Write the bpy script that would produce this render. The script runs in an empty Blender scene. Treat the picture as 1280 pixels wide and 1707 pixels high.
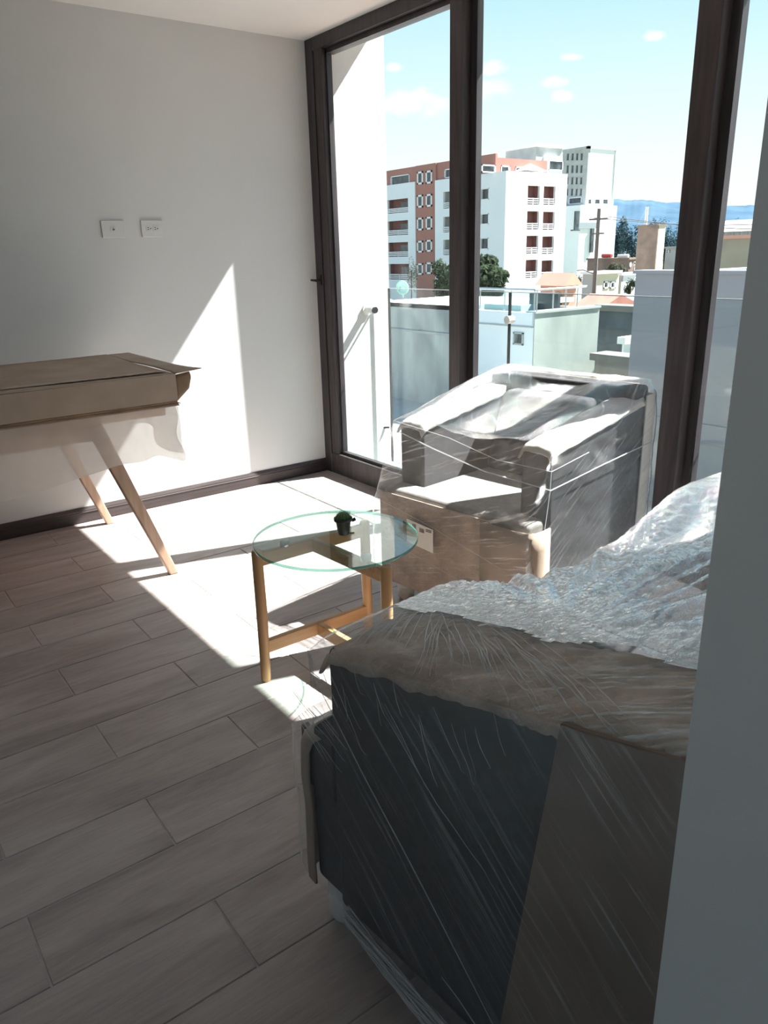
import bpy, bmesh, math, random
from mathutils import Vector, Matrix, noise

random.seed(7)
sc = bpy.context.scene
COL = sc.collection

# ------------------------------------------------------------------ camera
FPX = 1263.70
YAW, PITCH, ROLL = math.radians(53.574), math.radians(18.860), math.radians(1.4974)
CAM = Vector((-2.600, -4.158, 1.361))
F = Vector((math.cos(YAW)*math.cos(PITCH), math.sin(YAW)*math.cos(PITCH), -math.sin(PITCH)))
r0 = Vector((math.sin(YAW), -math.cos(YAW), 0))
d0 = F.cross(r0)
RV = r0*math.cos(ROLL) + d0*math.sin(ROLL)
DV = d0*math.cos(ROLL) - r0*math.sin(ROLL)
cam = bpy.data.cameras.new('camera')
cam.sensor_fit = 'VERTICAL'; cam.sensor_height = 36.0; cam.lens = 36.0*FPX/1707.0
cam.clip_start = 0.02; cam.clip_end = 9000
co = bpy.data.objects.new('camera', cam); COL.objects.link(co)
co.matrix_world = Matrix(((RV.x, -DV.x, -F.x, CAM.x), (RV.y, -DV.y, -F.y, CAM.y), (RV.z, -DV.z, -F.z, CAM.z), (0, 0, 0, 1)))
sc.camera = co

# surveying helpers: where the sight line through a photo point meets a plane of the place
def ray(x, y): return F + RV*((x-640)/FPX) + DV*((y-853.5)/FPX)
def on_x(x, y, X): r = ray(x, y); return CAM + r*((X-CAM.x)/r.x)
def on_y(x, y, Y): r = ray(x, y); return CAM + r*((Y-CAM.y)/r.y)
def on_z(x, y, Z): r = ray(x, y); return CAM + r*((Z-CAM.z)/r.z)

# ------------------------------------------------------------------ world, sun, exposure
SUN_DIR = Vector((-1, .29, -1.236)).normalized()
SKY_GAIN = .95
SUN_POWER = 28.0
sc.view_settings.view_transform = 'Standard'
sc.view_settings.look = 'None'
sc.view_settings.gamma = 1.0
sc.view_settings.use_curve_mapping = False
sc.view_settings.exposure = 0.18
sc.cycles.use_denoising = True
sc.cycles.adaptive_threshold = .02
sc.cycles.max_bounces = 10
sc.cycles.diffuse_bounces = 6
sc.cycles.glossy_bounces = 4
sc.cycles.transparent_max_bounces = 24
sc.cycles.sample_clamp_indirect = 6.0
sc.cycles.caustics_reflective = False
sc.cycles.caustics_refractive = False

def N(nt, t, **k):
    n = nt.nodes.new(t)
    for a, b in k.items(): setattr(n, a, b)
    return n

def build_world():
    w = bpy.data.worlds.new('sky'); sc.world = w; w.use_nodes = True
    nt = w.node_tree; nt.nodes.clear(); L = nt.links.new
    tc = N(nt, 'ShaderNodeTexCoord')
    sep = N(nt, 'ShaderNodeSeparateXYZ'); L(tc.outputs['Generated'], sep.inputs[0])
    ramp = N(nt, 'ShaderNodeValToRGB'); L(sep.outputs['Z'], ramp.inputs[0])
    cr = ramp.color_ramp
    cr.elements[0].position = 0.0; cr.elements[0].color = (1.12, 1.14, 1.16, 1)
    cr.elements[1].position = 1.0; cr.elements[1].color = (.12, .32, .72, 1)
    for p, c in ((.09, (1.06, 1.13, 1.16)), (.18, (.84, 1.06, 1.14)), (.29, (.50, .86, 1.06)), (.48, (.30, .62, .98))):
        e = cr.elements.new(p); e.color = (*c, 1)
    # clouds: soft puffs near given directions, edges broken up by noise
    nz = N(nt, 'ShaderNodeTexNoise'); nz.inputs['Scale'].default_value = 26; nz.inputs['Detail'].default_value = 6
    mp = N(nt, 'ShaderNodeMapping'); mp.inputs['Scale'].default_value = (1, 1, 2.4)
    L(tc.outputs['Generated'], mp.inputs[0]); L(mp.outputs[0], nz.inputs['Vector'])
    acc = None
    for (x, y, rad, flat) in ((690, 172, .075, 3.2), (815, 152, .05, 2.6), (925, 134, .028, 2.6), (955, 95, .02, 2.4), (935, 160, .022, 2.6), (818, 115, .026, 2.0), (1088, 62, .02, 2.6), (560, 180, .07, 3), (655, 112, .016, 2)):
        dv = ray(x, y).normalized()
        sub = N(nt, 'ShaderNodeVectorMath', operation='SUBTRACT'); L(tc.outputs['Generated'], sub.inputs[0]); sub.inputs[1].default_value = dv
        sca = N(nt, 'ShaderNodeVectorMath', operation='MULTIPLY'); L(sub.outputs[0], sca.inputs[0]); sca.inputs[1].default_value = (1, 1, flat)
        ln = N(nt, 'ShaderNodeVectorMath', operation='LENGTH'); L(sca.outputs[0], ln.inputs[0])
        mr = N(nt, 'ShaderNodeMapRange'); L(ln.outputs['Value'], mr.inputs[0])
        mr.inputs[1].default_value = 0; mr.inputs[2].default_value = rad; mr.inputs[3].default_value = 1; mr.inputs[4].default_value = 0
        if acc is None: acc = mr.outputs[0]
        else:
            mx = N(nt, 'ShaderNodeMath', operation='MAXIMUM'); L(acc, mx.inputs[0]); L(mr.outputs[0], mx.inputs[1]); acc = mx.outputs[0]
    ad = N(nt, 'ShaderNodeMath', operation='MULTIPLY_ADD'); L(nz.outputs[0], ad.inputs[0]); ad.inputs[1].default_value = 1.5; ad.inputs[2].default_value = -.95
    a2 = N(nt, 'ShaderNodeMath', operation='ADD'); L(ad.outputs[0], a2.inputs[0]); L(acc, a2.inputs[1])
    gate = N(nt, 'ShaderNodeMath', operation='GREATER_THAN'); L(acc, gate.inputs[0]); gate.inputs[1].default_value = 0.001
    m2 = N(nt, 'ShaderNodeMapRange'); L(a2.outputs[0], m2.inputs[0]); m2.inputs[1].default_value = .12; m2.inputs[2].default_value = .55
    m3 = N(nt, 'ShaderNodeMath', operation='MULTIPLY'); L(m2.outputs[0], m3.inputs[0]); L(gate.outputs[0], m3.inputs[1])
    mix = N(nt, 'ShaderNodeMixRGB'); L(m3.outputs[0], mix.inputs[0]); L(ramp.outputs[0], mix.inputs[1]); mix.inputs[2].default_value = (1.15, 1.15, 1.17, 1)
    bg = N(nt, 'ShaderNodeBackground'); L(mix.outputs[0], bg.inputs[0]); bg.inputs[1].default_value = SKY_GAIN
    out = N(nt, 'ShaderNodeOutputWorld'); L(bg.outputs[0], out.inputs[0])
build_world()
sl = bpy.data.lights.new('sun', 'SUN'); sl.energy = SUN_POWER; sl.angle = math.radians(.6); sl.color = (1.0, .97, .93)
so = bpy.data.objects.new('sun', sl); COL.objects.link(so)
so.rotation_euler = SUN_DIR.to_track_quat('-Z', 'Y').to_euler(); so.location = (8, -4, 10)
# portal in the window opening: only guides the sky sampling, gives no light itself
pl = bpy.data.lights.new('window_portal', 'AREA'); pl.shape = 'RECTANGLE'; pl.size = 3.9; pl.size_y = 2.5; pl.cycles.is_portal = True
po = bpy.data.objects.new('window_portal', pl); COL.objects.link(po)
po.location = (.12, -1.93, 1.25); po.rotation_euler = (math.pi/2, 0, math.pi/2)

# ------------------------------------------------------------------ materials
MATS = {}
def base_mat(name):
    m = bpy.data.materials.new(name); m.use_nodes = True
    nt = m.node_tree; nt.nodes.clear()
    out = N(nt, 'ShaderNodeOutputMaterial'); MATS[name] = m
    return m, nt, out
def pmat(name, col, rough=.6, metal=0, var=.06, vscale=8, vstretch=(1, 1, 1), bump=0, bscale=60, spec=.5, col2=None, coord='Object', sheen=0):
    m, nt, out = base_mat(name); L = nt.links.new
    b = N(nt, 'ShaderNodeBsdfPrincipled'); L(b.outputs[0], out.inputs[0])
    b.inputs['Roughness'].default_value = rough; b.inputs['Metallic'].default_value = metal
    b.inputs['Specular IOR Level'].default_value = spec
    if sheen: b.inputs['Sheen Weight'].default_value = sheen
    tc = N(nt, 'ShaderNodeTexCoord'); mp = N(nt, 'ShaderNodeMapping'); mp.inputs['Scale'].default_value = vstretch
    L(tc.outputs[coord], mp.inputs[0])
    nz = N(nt, 'ShaderNodeTexNoise'); nz.inputs['Scale'].default_value = vscale; nz.inputs['Detail'].default_value = 5
    L(mp.outputs[0], nz.inputs['Vector'])
    rp = N(nt, 'ShaderNodeValToRGB'); L(nz.outputs[0], rp.inputs[0])
    c2 = col2 if col2 else tuple(min(1, c*(1+var)) for c in col)
    c1 = col if col2 else tuple(c*(1-var) for c in col)
    rp.color_ramp.elements[0].position = .35; rp.color_ramp.elements[0].color = (*c1, 1)
    rp.color_ramp.elements[1].position = .68; rp.color_ramp.elements[1].color = (*c2, 1)
    L(rp.outputs[0], b.inputs['Base Color'])
    if bump:
        n2 = N(nt, 'ShaderNodeTexNoise'); n2.inputs['Scale'].default_value = bscale; n2.inputs['Detail'].default_value = 4
        L(mp.outputs[0], n2.inputs['Vector'])
        bp = N(nt, 'ShaderNodeBump'); bp.inputs['Strength'].default_value = bump; bp.inputs['Distance'].default_value = .01
        L(n2.outputs[0], bp.inputs['Height']); L(bp.outputs[0], b.inputs['Normal'])
    return m
def schlick(nt, f0):
    lw = N(nt, 'ShaderNodeLayerWeight'); lw.inputs[0].default_value = .5
    pw = N(nt, 'ShaderNodeMath', operation='POWER'); nt.links.new(lw.outputs['Facing'], pw.inputs[0]); pw.inputs[1].default_value = 5
    ma = N(nt, 'ShaderNodeMath', operation='MULTIPLY_ADD'); nt.links.new(pw.outputs[0], ma.inputs[0]); ma.inputs[1].default_value = 1-f0; ma.inputs[2].default_value = f0
    return ma
def glass_mat(name, tint=(.93, .97, .96), ior=1.5, gain=1.0, rough=0.0, solid=0.0, solidcol=(.2, .5, .45)):
    m, nt, out = base_mat(name); L = nt.links.new
    tr = N(nt, 'ShaderNodeBsdfTransparent'); tr.inputs[0].default_value = (*tint, 1)
    gl = N(nt, 'ShaderNodeBsdfGlossy'); gl.inputs['Roughness'].default_value = rough
    fr = schlick(nt, ((ior-1)/(ior+1))**2)
    mu = N(nt, 'ShaderNodeMath', operation='MULTIPLY', use_clamp=True); L(fr.outputs[0], mu.inputs[0]); mu.inputs[1].default_value = gain
    mx = N(nt, 'ShaderNodeMixShader'); L(mu.outputs[0], mx.inputs[0]); L(tr.outputs[0], mx.inputs[1]); L(gl.outputs[0], mx.inputs[2])
    last = mx
    if solid:
        df = N(nt, 'ShaderNodeBsdfTranslucent'); df.inputs[0].default_value = (*solidcol, 1)
        m2 = N(nt, 'ShaderNodeMixShader'); m2.inputs[0].default_value = solid; L(mx.outputs[0], m2.inputs[1]); L(df.outputs[0], m2.inputs[2]); last = m2
    L(last.outputs[0], out.inputs[0])
    return m
def film_mat(name, base=.16, streak=.5, refl=1.0, stretch=(1, 14, 14), scale=3.0, bump=.5, bscale=22, rough=.18, milky=.35, rot=(0, 0, 0), fgain=1.4, lo=.54, hi=.72):
    m, nt, out = base_mat(name); L = nt.links.new
    tc = N(nt, 'ShaderNodeTexCoord'); m0 = N(nt, 'ShaderNodeMapping'); m0.inputs['Rotation'].default_value = rot; L(tc.outputs['Object'], m0.inputs[0])
    mp = N(nt, 'ShaderNodeMapping'); mp.inputs['Scale'].default_value = stretch; L(m0.outputs[0], mp.inputs[0])
    s = N(nt, 'ShaderNodeTexNoise'); s.inputs['Scale'].default_value = scale; s.inputs['Detail'].default_value = 7; s.inputs['Roughness'].default_value = .7
    L(mp.outputs[0], s.inputs['Vector'])
    sr = N(nt, 'ShaderNodeMapRange'); L(s.outputs[0], sr.inputs[0]); sr.inputs[1].default_value = lo; sr.inputs[2].default_value = hi; sr.inputs[3].default_value = 0; sr.inputs[4].default_value = streak
    pz = N(nt, 'ShaderNodeTexNoise'); pz.inputs['Scale'].default_value = 3.5; pz.inputs['Detail'].default_value = 3; L(tc.outputs['Object'], pz.inputs['Vector'])
    pr = N(nt, 'ShaderNodeMapRange'); L(pz.outputs[0], pr.inputs[0]); pr.inputs[1].default_value = .35; pr.inputs[2].default_value = .7; pr.inputs[3].default_value = .35; pr.inputs[4].default_value = 1.4
    ml = N(nt, 'ShaderNodeMath', operation='MULTIPLY'); L(sr.outputs[0], ml.inputs[0]); L(pr.outputs[0], ml.inputs[1])
    fr = schlick(nt, .045)
    # fine crinkle relief: cells stretched with the pull of the film
    vo = N(nt, 'ShaderNodeTexVoronoi', feature='DISTANCE_TO_EDGE'); vo.inputs['Scale'].default_value = bscale
    dn = N(nt, 'ShaderNodeTexNoise'); dn.inputs['Scale'].default_value = 9; dn.inputs['Detail'].default_value = 5; L(mp.outputs[0], dn.inputs['Vector'])
    wv = N(nt, 'ShaderNodeVectorMath', operation='MULTIPLY_ADD'); L(dn.outputs['Color'], wv.inputs[0]); wv.inputs[1].default_value = (.35, .35, .35); L(tc.outputs['Object'], wv.inputs[2])
    L(wv.outputs[0], vo.inputs['Vector'])
    hm = N(nt, 'ShaderNodeMath', operation='MULTIPLY_ADD'); L(vo.outputs['Distance'], hm.inputs[0]); hm.inputs[1].default_value = .8; L(s.outputs[0], hm.inputs[2])
    bp = N(nt, 'ShaderNodeBump'); bp.inputs['Strength'].default_value = bump; bp.inputs['Distance'].default_value = .02; L(hm.outputs[0], bp.inputs['Height'])
    gl = N(nt, 'ShaderNodeBsdfGlossy'); gl.inputs['Roughness'].default_value = rough; gl.inputs[0].default_value = (refl, refl, refl, 1)
    L(bp.outputs[0], gl.inputs['Normal']); 
    df = N(nt, 'ShaderNodeBsdfTranslucent'); df.inputs[0].default_value = (.85, .86, .88, 1); L(bp.outputs[0], df.inputs['Normal'])
    d2 = N(nt, 'ShaderNodeBsdfDiffuse'); d2.inputs[0].default_value = (.85, .86, .88, 1); L(bp.outputs[0], d2.inputs['Normal'])
    dm = N(nt, 'ShaderNodeMixShader'); dm.inputs[0].default_value = .5; L(df.outputs[0], dm.inputs[1]); L(d2.outputs[0], dm.inputs[2])
    body = N(nt, 'ShaderNodeMixShader'); body.inputs[0].default_value = milky; L(gl.outputs[0], body.inputs[1]); L(dm.outputs[0], body.inputs[2])
    tr = N(nt, 'ShaderNodeBsdfTransparent'); tr.inputs[0].default_value = (.95, .96, .97, 1)
    f1 = N(nt, 'ShaderNodeMath', operation='MULTIPLY_ADD'); L(fr.outputs[0], f1.inputs[0]); f1.inputs[1].default_value = fgain; f1.inputs[2].default_value = base-.05
    f2 = N(nt, 'ShaderNodeMath', operation='ADD', use_clamp=True); L(f1.outputs[0], f2.inputs[0]); L(ml.outputs[0], f2.inputs[1])
    f3 = N(nt, 'ShaderNodeMath', operation='MINIMUM'); L(f2.outputs[0], f3.inputs[0]); f3.inputs[1].default_value = .93
    mx = N(nt, 'ShaderNodeMixShader'); L(f3.outputs[0], mx.inputs[0]); L(tr.outputs[0], mx.inputs[1]); L(body.outputs[0], mx.inputs[2])
    L(mx.outputs[0], out.inputs[0])
    return m
def tile_mat():
    m, nt, out = base_mat('wood_look_tile'); L = nt.links.new
    b = N(nt, 'ShaderNodeBsdfPrincipled'); L(b.outputs[0], out.inputs[0]); b.inputs['Roughness'].default_value = .42; b.inputs['Specular IOR Level'].default_value = .45
    tc = N(nt, 'ShaderNodeTexCoord'); oi = N(nt, 'ShaderNodeObjectInfo')
    rs = N(nt, 'ShaderNodeVectorMath', operation='SCALE'); rs.inputs[0].default_value = (13.1, 7.7, 31.3); L(oi.outputs['Random'], rs.inputs['Scale'])
    ad = N(nt, 'ShaderNodeVectorMath', operation='ADD'); L(tc.outputs['Object'], ad.inputs[0]); L(rs.outputs[0], ad.inputs[1])
    def nz(scale, st, det, rough=.6):
        mp = N(nt, 'ShaderNodeMapping'); mp.inputs['Scale'].default_value = st; L(ad.outputs[0], mp.inputs[0])
        n = N(nt, 'ShaderNodeTexNoise'); n.inputs['Scale'].default_value = scale; n.inputs['Detail'].default_value = det; n.inputs['Roughness'].default_value = rough; n.inputs['Distortion'].default_value = .6
        L(mp.outputs[0], n.inputs['Vector']); return n
    a = nz(1.0, (2.2, 9, 1), 4); g = nz(1.0, (9, 120, 1), 5, .7)
    mx = N(nt, 'ShaderNodeMath', operation='MULTIPLY_ADD'); L(g.outputs[0], mx.inputs[0]); mx.inputs[1].default_value = .45; L(a.outputs[0], mx.inputs[2])
    rn = N(nt, 'ShaderNodeMath', operation='MULTIPLY_ADD'); L(oi.outputs['Random'], rn.inputs[0]); rn.inputs[1].default_value = .10; L(mx.outputs[0], rn.inputs[2])
    rp = N(nt, 'ShaderNodeValToRGB'); L(rn.outputs[0], rp.inputs[0]); e = rp.color_ramp.elements
    e[0].position = .52; e[0].color = (.275, .236, .224, 1); e[1].position = 1.0; e[1].color = (.50, .445, .42, 1)
    k = e.new(.76); k.color = (.39, .338, .32, 1)
    L(rp.outputs[0], b.inputs['Base Color'])
    bp = N(nt, 'ShaderNodeBump'); bp.inputs['Strength'].default_value = .12; bp.inputs['Distance'].default_value = .004; L(g.outputs[0], bp.inputs['Height']); L(bp.outputs[0], b.inputs['Normal'])
    return m
def wood_mat(name, c1, c2, axis=2, rough=.45):
    st = [14, 14, 14]; st[axis] = 1.2
    return pmat(name, c1, rough, col2=c2, vscale=3, vstretch=st, bump=.05, bscale=20)

pmat('wall_paint', (.66, .665, .665), .85, var=.015, vscale=3, bump=.04, bscale=180, spec=.2)
pmat('ceiling_paint', (.78, .78, .77), .9, var=.01, bump=.02, bscale=120, spec=.1)
pmat('stucco', (.64, .65, .64), .9, var=.035, vscale=5, bump=.12, bscale=40, spec=.1)
pmat('concrete_soffit', (.55, .56, .56), .9, var=.05, vscale=6)
tile_mat()
pmat('grout', (.46, .43, .41), .9, var=.08, vscale=30)
pmat('dark_frame', (.036, .030, .034), .42, var=.3, vscale=4, vstretch=(10, 10, 1), bump=.05, bscale=40)
pmat('frame_wood', (.048, .036, .039), .5, var=.3, vscale=4, vstretch=(12, 12, 1), bump=.06, bscale=40)
pmat('baseboard_dark', (.045, .032, .032), .5, var=.25, vscale=4, vstretch=(1, 12, 12))
glass_mat('pane_glass', (.95, .975, .97), 1.45, .9)
glass_mat('balustrade_glass', (.91, .95, .945), 1.5, 1.0)
glass_mat('table_glass', (.86, .95, .93), 1.52, 1.5)
glass_mat('table_glass_edge', (.35, .62, .56), 1.5, 1.0, 0, .40, (.05, .24, .19))
glass_mat('rail_glass', (.8, .92, .92), 1.5, .6)
pmat('plastic_white', (.66, .66, .65), .45, var=.01)
pmat('slot_black', (.02, .02, .02), .6)
pmat('steel', (.55, .56, .57), .3, metal=.9, var=.05)
pmat('white_metal', (.75, .75, .74), .4)
pmat('black_metal', (.02, .02, .022), .4)
wood_mat('table_oak', (.38, .25, .175), (.50, .34, .245), 2)
wood_mat('beech', (.50, .27, .12), (.62, .37, .18), 2)
wood_mat('beech_bar', (.50, .27, .12), (.62, .37, .18), 0)
pmat('cardboard', (.44, .345, .275), .85, var=.10, vscale=5, vstretch=(1, 1, 1), bump=.08, bscale=30, spec=.1)
pmat('cardboard_shaded', (.22, .15, .10), .9, var=.12, vscale=6, spec=.1)  # same cardboard, darkened to stand for shade at the open end
pmat('cardboard_edge', (.30, .20, .13), .9, var=.4, vscale=40, vstretch=(.3, 1, 6), spec=.1)
pmat('kraft_paper', (.48, .375, .305), .8, var=.20, vscale=14, bump=.8, bscale=26, spec=.15)
pmat('kraft_pale', (.72, .67, .62), .8, var=.08, vscale=9, bump=.35, bscale=22, spec=.15)
pmat('charcoal_fabric', (.085, .082, .086), .95, var=.10, vscale=60, bump=.05, bscale=700, spec=.15)
pmat('grey_fabric', (.34, .32, .30), .95, var=.10, vscale=50, bump=.15, bscale=400, spec=.1, sheen=.1)
pmat('foam_wrap', (.74, .73, .71), .6, var=.06, vscale=20, bump=.3, bscale=30)
pmat('paper_white', (.78, .77, .75), .7, var=.01)
pmat('ink', (.05, .05, .05), .8)
pmat('pot_plastic', (.012, .012, .013), .45)
pmat('soil', (.05, .035, .025), .95, var=.3, vscale=200)
pmat('cactus_green', (.075, .15, .045), .7, var=.25, vscale=60)
pmat('cactus_spine', (.7, .65, .5), .6)
film_mat('film_chair', base=.10, streak=.65, stretch=(2.0, 3.0, 70), scale=1.5, bump=.55, bscale=24, rough=.10, milky=.07, rot=(.28, .55, 0), fgain=1.5)
film_mat('film_sofa', base=.46, streak=.30, stretch=(5, 5, 5), scale=5.0, bump=.8, bscale=24, rough=.06, milky=.06, rot=(0, 0, .75), fgain=2.8)
film_mat('film_arm', base=.08, streak=.75, stretch=(95, 4, 8), scale=1.3, bump=.8, bscale=45, rough=.22, milky=.5, rot=(0, 0, -.5), fgain=.9, lo=.48, hi=.74)
film_mat('film_side', base=.13, streak=.45, stretch=(6, 2.0, 80), scale=1.2, bump=.4, bscale=20, rough=.25, milky=.5, rot=(-.75, 0, 0), fgain=.6)
film_mat('film_strand', base=.55, streak=.4, stretch=(2, 2, 2), scale=20, bump=.3, bscale=60, rough=.25, milky=.65)
def sheet_mat():
    m, nt, out = base_mat('foam_sheet'); L = nt.links.new
    d = N(nt, 'ShaderNodeBsdfDiffuse'); d.inputs[0].default_value = (.80, .79, .77, 1)
    t = N(nt, 'ShaderNodeBsdfTranslucent'); t.inputs[0].default_value = (.80, .77, .73, 1)
    a = N(nt, 'ShaderNodeMixShader'); a.inputs[0].default_value = .5; L(d.outputs[0], a.inputs[1]); L(t.outputs[0], a.inputs[2])
    tr = N(nt, 'ShaderNodeBsdfTransparent'); tc = N(nt, 'ShaderNodeTexCoord')
    z = N(nt, 'ShaderNodeTexNoise'); z.inputs['Scale'].default_value = 9; L(tc.outputs['Object'], z.inputs['Vector'])
    mr = N(nt, 'ShaderNodeMapRange'); L(z.outputs[0], mr.inputs[0]); mr.inputs[3].default_value = .55; mr.inputs[4].default_value = .80
    b = N(nt, 'ShaderNodeMixShader'); L(mr.outputs[0], b.inputs[0]); L(tr.outputs[0], b.inputs[1]); L(a.outputs[0], b.inputs[2]); L(b.outputs[0], out.inputs[0])
sheet_mat()
# outdoors
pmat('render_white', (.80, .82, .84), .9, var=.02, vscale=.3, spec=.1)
pmat('render_orange', (.40, .19, .155), .9, var=.05, vscale=.4, spec=.1)
pmat('render_brown', (.22, .10, .09), .9, var=.10, vscale=.6, spec=.1)
pmat('window_dark', (.06, .075, .085), .2, var=.5, vscale=1.2)
pmat('rail_white', (.8, .8, .8), .6)
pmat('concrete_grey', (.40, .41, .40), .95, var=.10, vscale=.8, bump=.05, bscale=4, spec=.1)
pmat('concrete_weathered', (.30, .31, .30), .95, col2=(.50, .51, .48), vscale=1.1, vstretch=(1, 1, .5), bump=.05, bscale=4, spec=.1)
pmat('plaster_stained', (.30, .32, .30), .95, col2=(.44, .46, .43), vscale=.9, vstretch=(1, 1, .45), spec=.1)
pmat('wall_bluegrey', (.26, .295, .32), .9, var=.03, vscale=.5, spec=.1)
pmat('roof_white', (.80, .82, .82), .8, var=.03, vscale=.6)
pmat('roof_teal', (.06, .10, .11), .8, var=.15, vscale=.8)
pmat('roof_tile_red', (.45, .17, .13), .85, var=.15, vscale=2)
pmat('roof_grey', (.30, .30, .31), .8, var=.25, vscale=1.5, vstretch=(1, 4, 1))
pmat('salmon', (.66, .34, .25), .9, var=.05, vscale=.6)
pmat('brick_far', (.25, .17, .14), .9, var=.2, vscale=.8)
pmat('cream_wall', (.60, .56, .44), .9, var=.05, vscale=.5)
pmat('beige_block', (.33, .29, .22), .95, var=.12, vscale=.6)
pmat('terracotta_deck', (.50, .33, .27), .9, var=.1, vscale=2)
pmat('red_paint', (.55, .06, .06), .6)
pmat('street_ground', (.20, .19, .17), .95, col2=(.12, .15, .09), vscale=.03)
pmat('post_grey', (.06, .06, .06), .8, spec=.1)
pmat('board_brown', (.26, .195, .155), .9, var=.15, vscale=6, bump=.1, bscale=20, spec=.1)
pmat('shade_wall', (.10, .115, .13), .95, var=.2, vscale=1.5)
pmat('yard_grey', (.19, .18, .165), .95, var=.15, vscale=1)
pmat('pole_grey', (.16, .14, .13), .9, var=.1)
pmat('hazed_forest', (.045, .080, .120), .95, col2=(.065, .11, .16), vscale=.012, spec=0)  # aerial haze is painted into the forest colour as blue
pmat('bark', (.10, .07, .05), .95, var=.2)
def leaf_mat(name, c1, c2):
    m, nt, out = base_mat(name); L = nt.links.new
    ge = N(nt, 'ShaderNodeNewGeometry')
    mx = N(nt, 'ShaderNodeMixRGB'); L(ge.outputs['Random Per Island'], mx.inputs[0]); mx.inputs[1].default_value = (*c1, 1); mx.inputs[2].default_value = (*c2, 1)
    d = N(nt, 'ShaderNodeBsdfDiffuse'); L(mx.outputs[0], d.inputs[0])
    t = N(nt, 'ShaderNodeBsdfTranslucent'); L(mx.outputs[0], t.inputs[0])
    s = N(nt, 'ShaderNodeMixShader'); s.inputs[0].default_value = .3; L(d.outputs[0], s.inputs[1]); L(t.outputs[0], s.inputs[2]); L(s.outputs[0], out.inputs[0])
leaf_mat('leaf_green', (.030, .046, .030), (.070, .095, .052))
leaf_mat('leaf_dusty', (.05, .055, .04), (.13, .13, .095))
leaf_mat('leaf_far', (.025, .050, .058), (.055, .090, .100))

# ------------------------------------------------------------------ mesh helpers
class MB:
    def __init__(s): s.v = []; s.f = []; s.mi = []; s.sm = []
    def add(s, vs, fs, mi=0, smooth=False):
        o = len(s.v); s.v += [tuple(p) for p in vs]
        for q in fs: s.f.append([o+i for i in q]); s.mi.append(mi); s.sm.append(smooth)
        return s
    def box(s, a, b, mi=0):
        x0, y0, z0 = (min(a[i], b[i]) for i in range(3)); x1, y1, z1 = (max(a[i], b[i]) for i in range(3))
        return s.add([(x0, y0, z0), (x1, y0, z0), (x1, y1, z0), (x0, y1, z0), (x0, y0, z1), (x1, y0, z1), (x1, y1, z1), (x0, y1, z1)],
                     [(0, 3, 2, 1), (4, 5, 6, 7), (0, 1, 5, 4), (1, 2, 6, 5), (2, 3, 7, 6), (3, 0, 4, 7)], mi)
    def hexa(s, p, mi=0):   # 8 corners: bottom ring then top ring
        return s.add(p, [(0, 3, 2, 1), (4, 5, 6, 7), (0, 1, 5, 4), (1, 2, 6, 5), (2, 3, 7, 6), (3, 0, 4, 7)], mi)
    def tube(s, pts, rad, n=10, cap=True, mi=0, smooth=True):
        pts = [Vector(p) for p in pts]; rs = rad if isinstance(rad, (list, tuple)) else [rad]*len(pts)
        vs = []; fs = []; ref = None
        for i, p in enumerate(pts):
            t = (pts[min(i+1, len(pts)-1)] - pts[max(i-1, 0)]).normalized()
            if ref is None: ref = Vector((0, 0, 1)) if abs(t.z) < .9 else Vector((1, 0, 0))
            u = (ref - t*ref.dot(t)).normalized(); w = t.cross(u); ref = u
            for k in range(n):
                an = 2*math.pi*k/n; vs.append(p + (u*math.cos(an)+w*math.sin(an))*rs[i])
        for i in range(len(pts)-1):
            for k in range(n): fs.append((i*n+k, i*n+(k+1) % n, (i+1)*n+(k+1) % n, (i+1)*n+k))
        s.add(vs, fs, mi, smooth)
        if cap:
            s.add(vs[:n], [tuple(range(n-1, -1, -1))], mi); s.add(vs[-n:], [tuple(range(n))], mi)
        return s
    def lathe(s, prof, c=(0, 0, 0), n=24, mi=0, smooth=True):
        vs = []; fs = []
        for r, z in prof:
            for k in range(n):
                a = 2*math.pi*k/n; vs.append((c[0]+r*math.cos(a), c[1]+r*math.sin(a), c[2]+z))
        for i in range(len(prof)-1):
            for k in range(n): fs.append((i*n+k, i*n+(k+1) % n, (i+1)*n+(k+1) % n, (i+1)*n+k))
        s.add(vs, fs, mi, smooth)
        if prof[0][0] > 1e-6: s.add(vs[:n], [tuple(range(n-1, -1, -1))], mi)
        if prof[-1][0] > 1e-6: s.add(vs[-n:], [tuple(range(n))], mi)
        return s
    def prism(s, poly, z0, z1, mi=0):  # poly ccw in xy
        n = len(poly); vs = [(x, y, z0) for x, y in poly]+[(x, y, z1) for x, y in poly]
        return s.add(vs, [tuple(range(n-1, -1, -1)), tuple(range(n, 2*n))]+[(i, (i+1) % n, n+(i+1) % n, n+i) for i in range(n)], mi)
    def mesh(s, name, mats):
        me = bpy.data.meshes.new(name); me.from_pydata(s.v, [], s.f); me.update()
        for m in (mats if isinstance(mats, (list, tuple)) else [mats]): me.materials.append(MATS[m])
        me.polygons.foreach_set('material_index', s.mi); me.polygons.foreach_set('use_smooth', s.sm)
        return me

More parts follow.
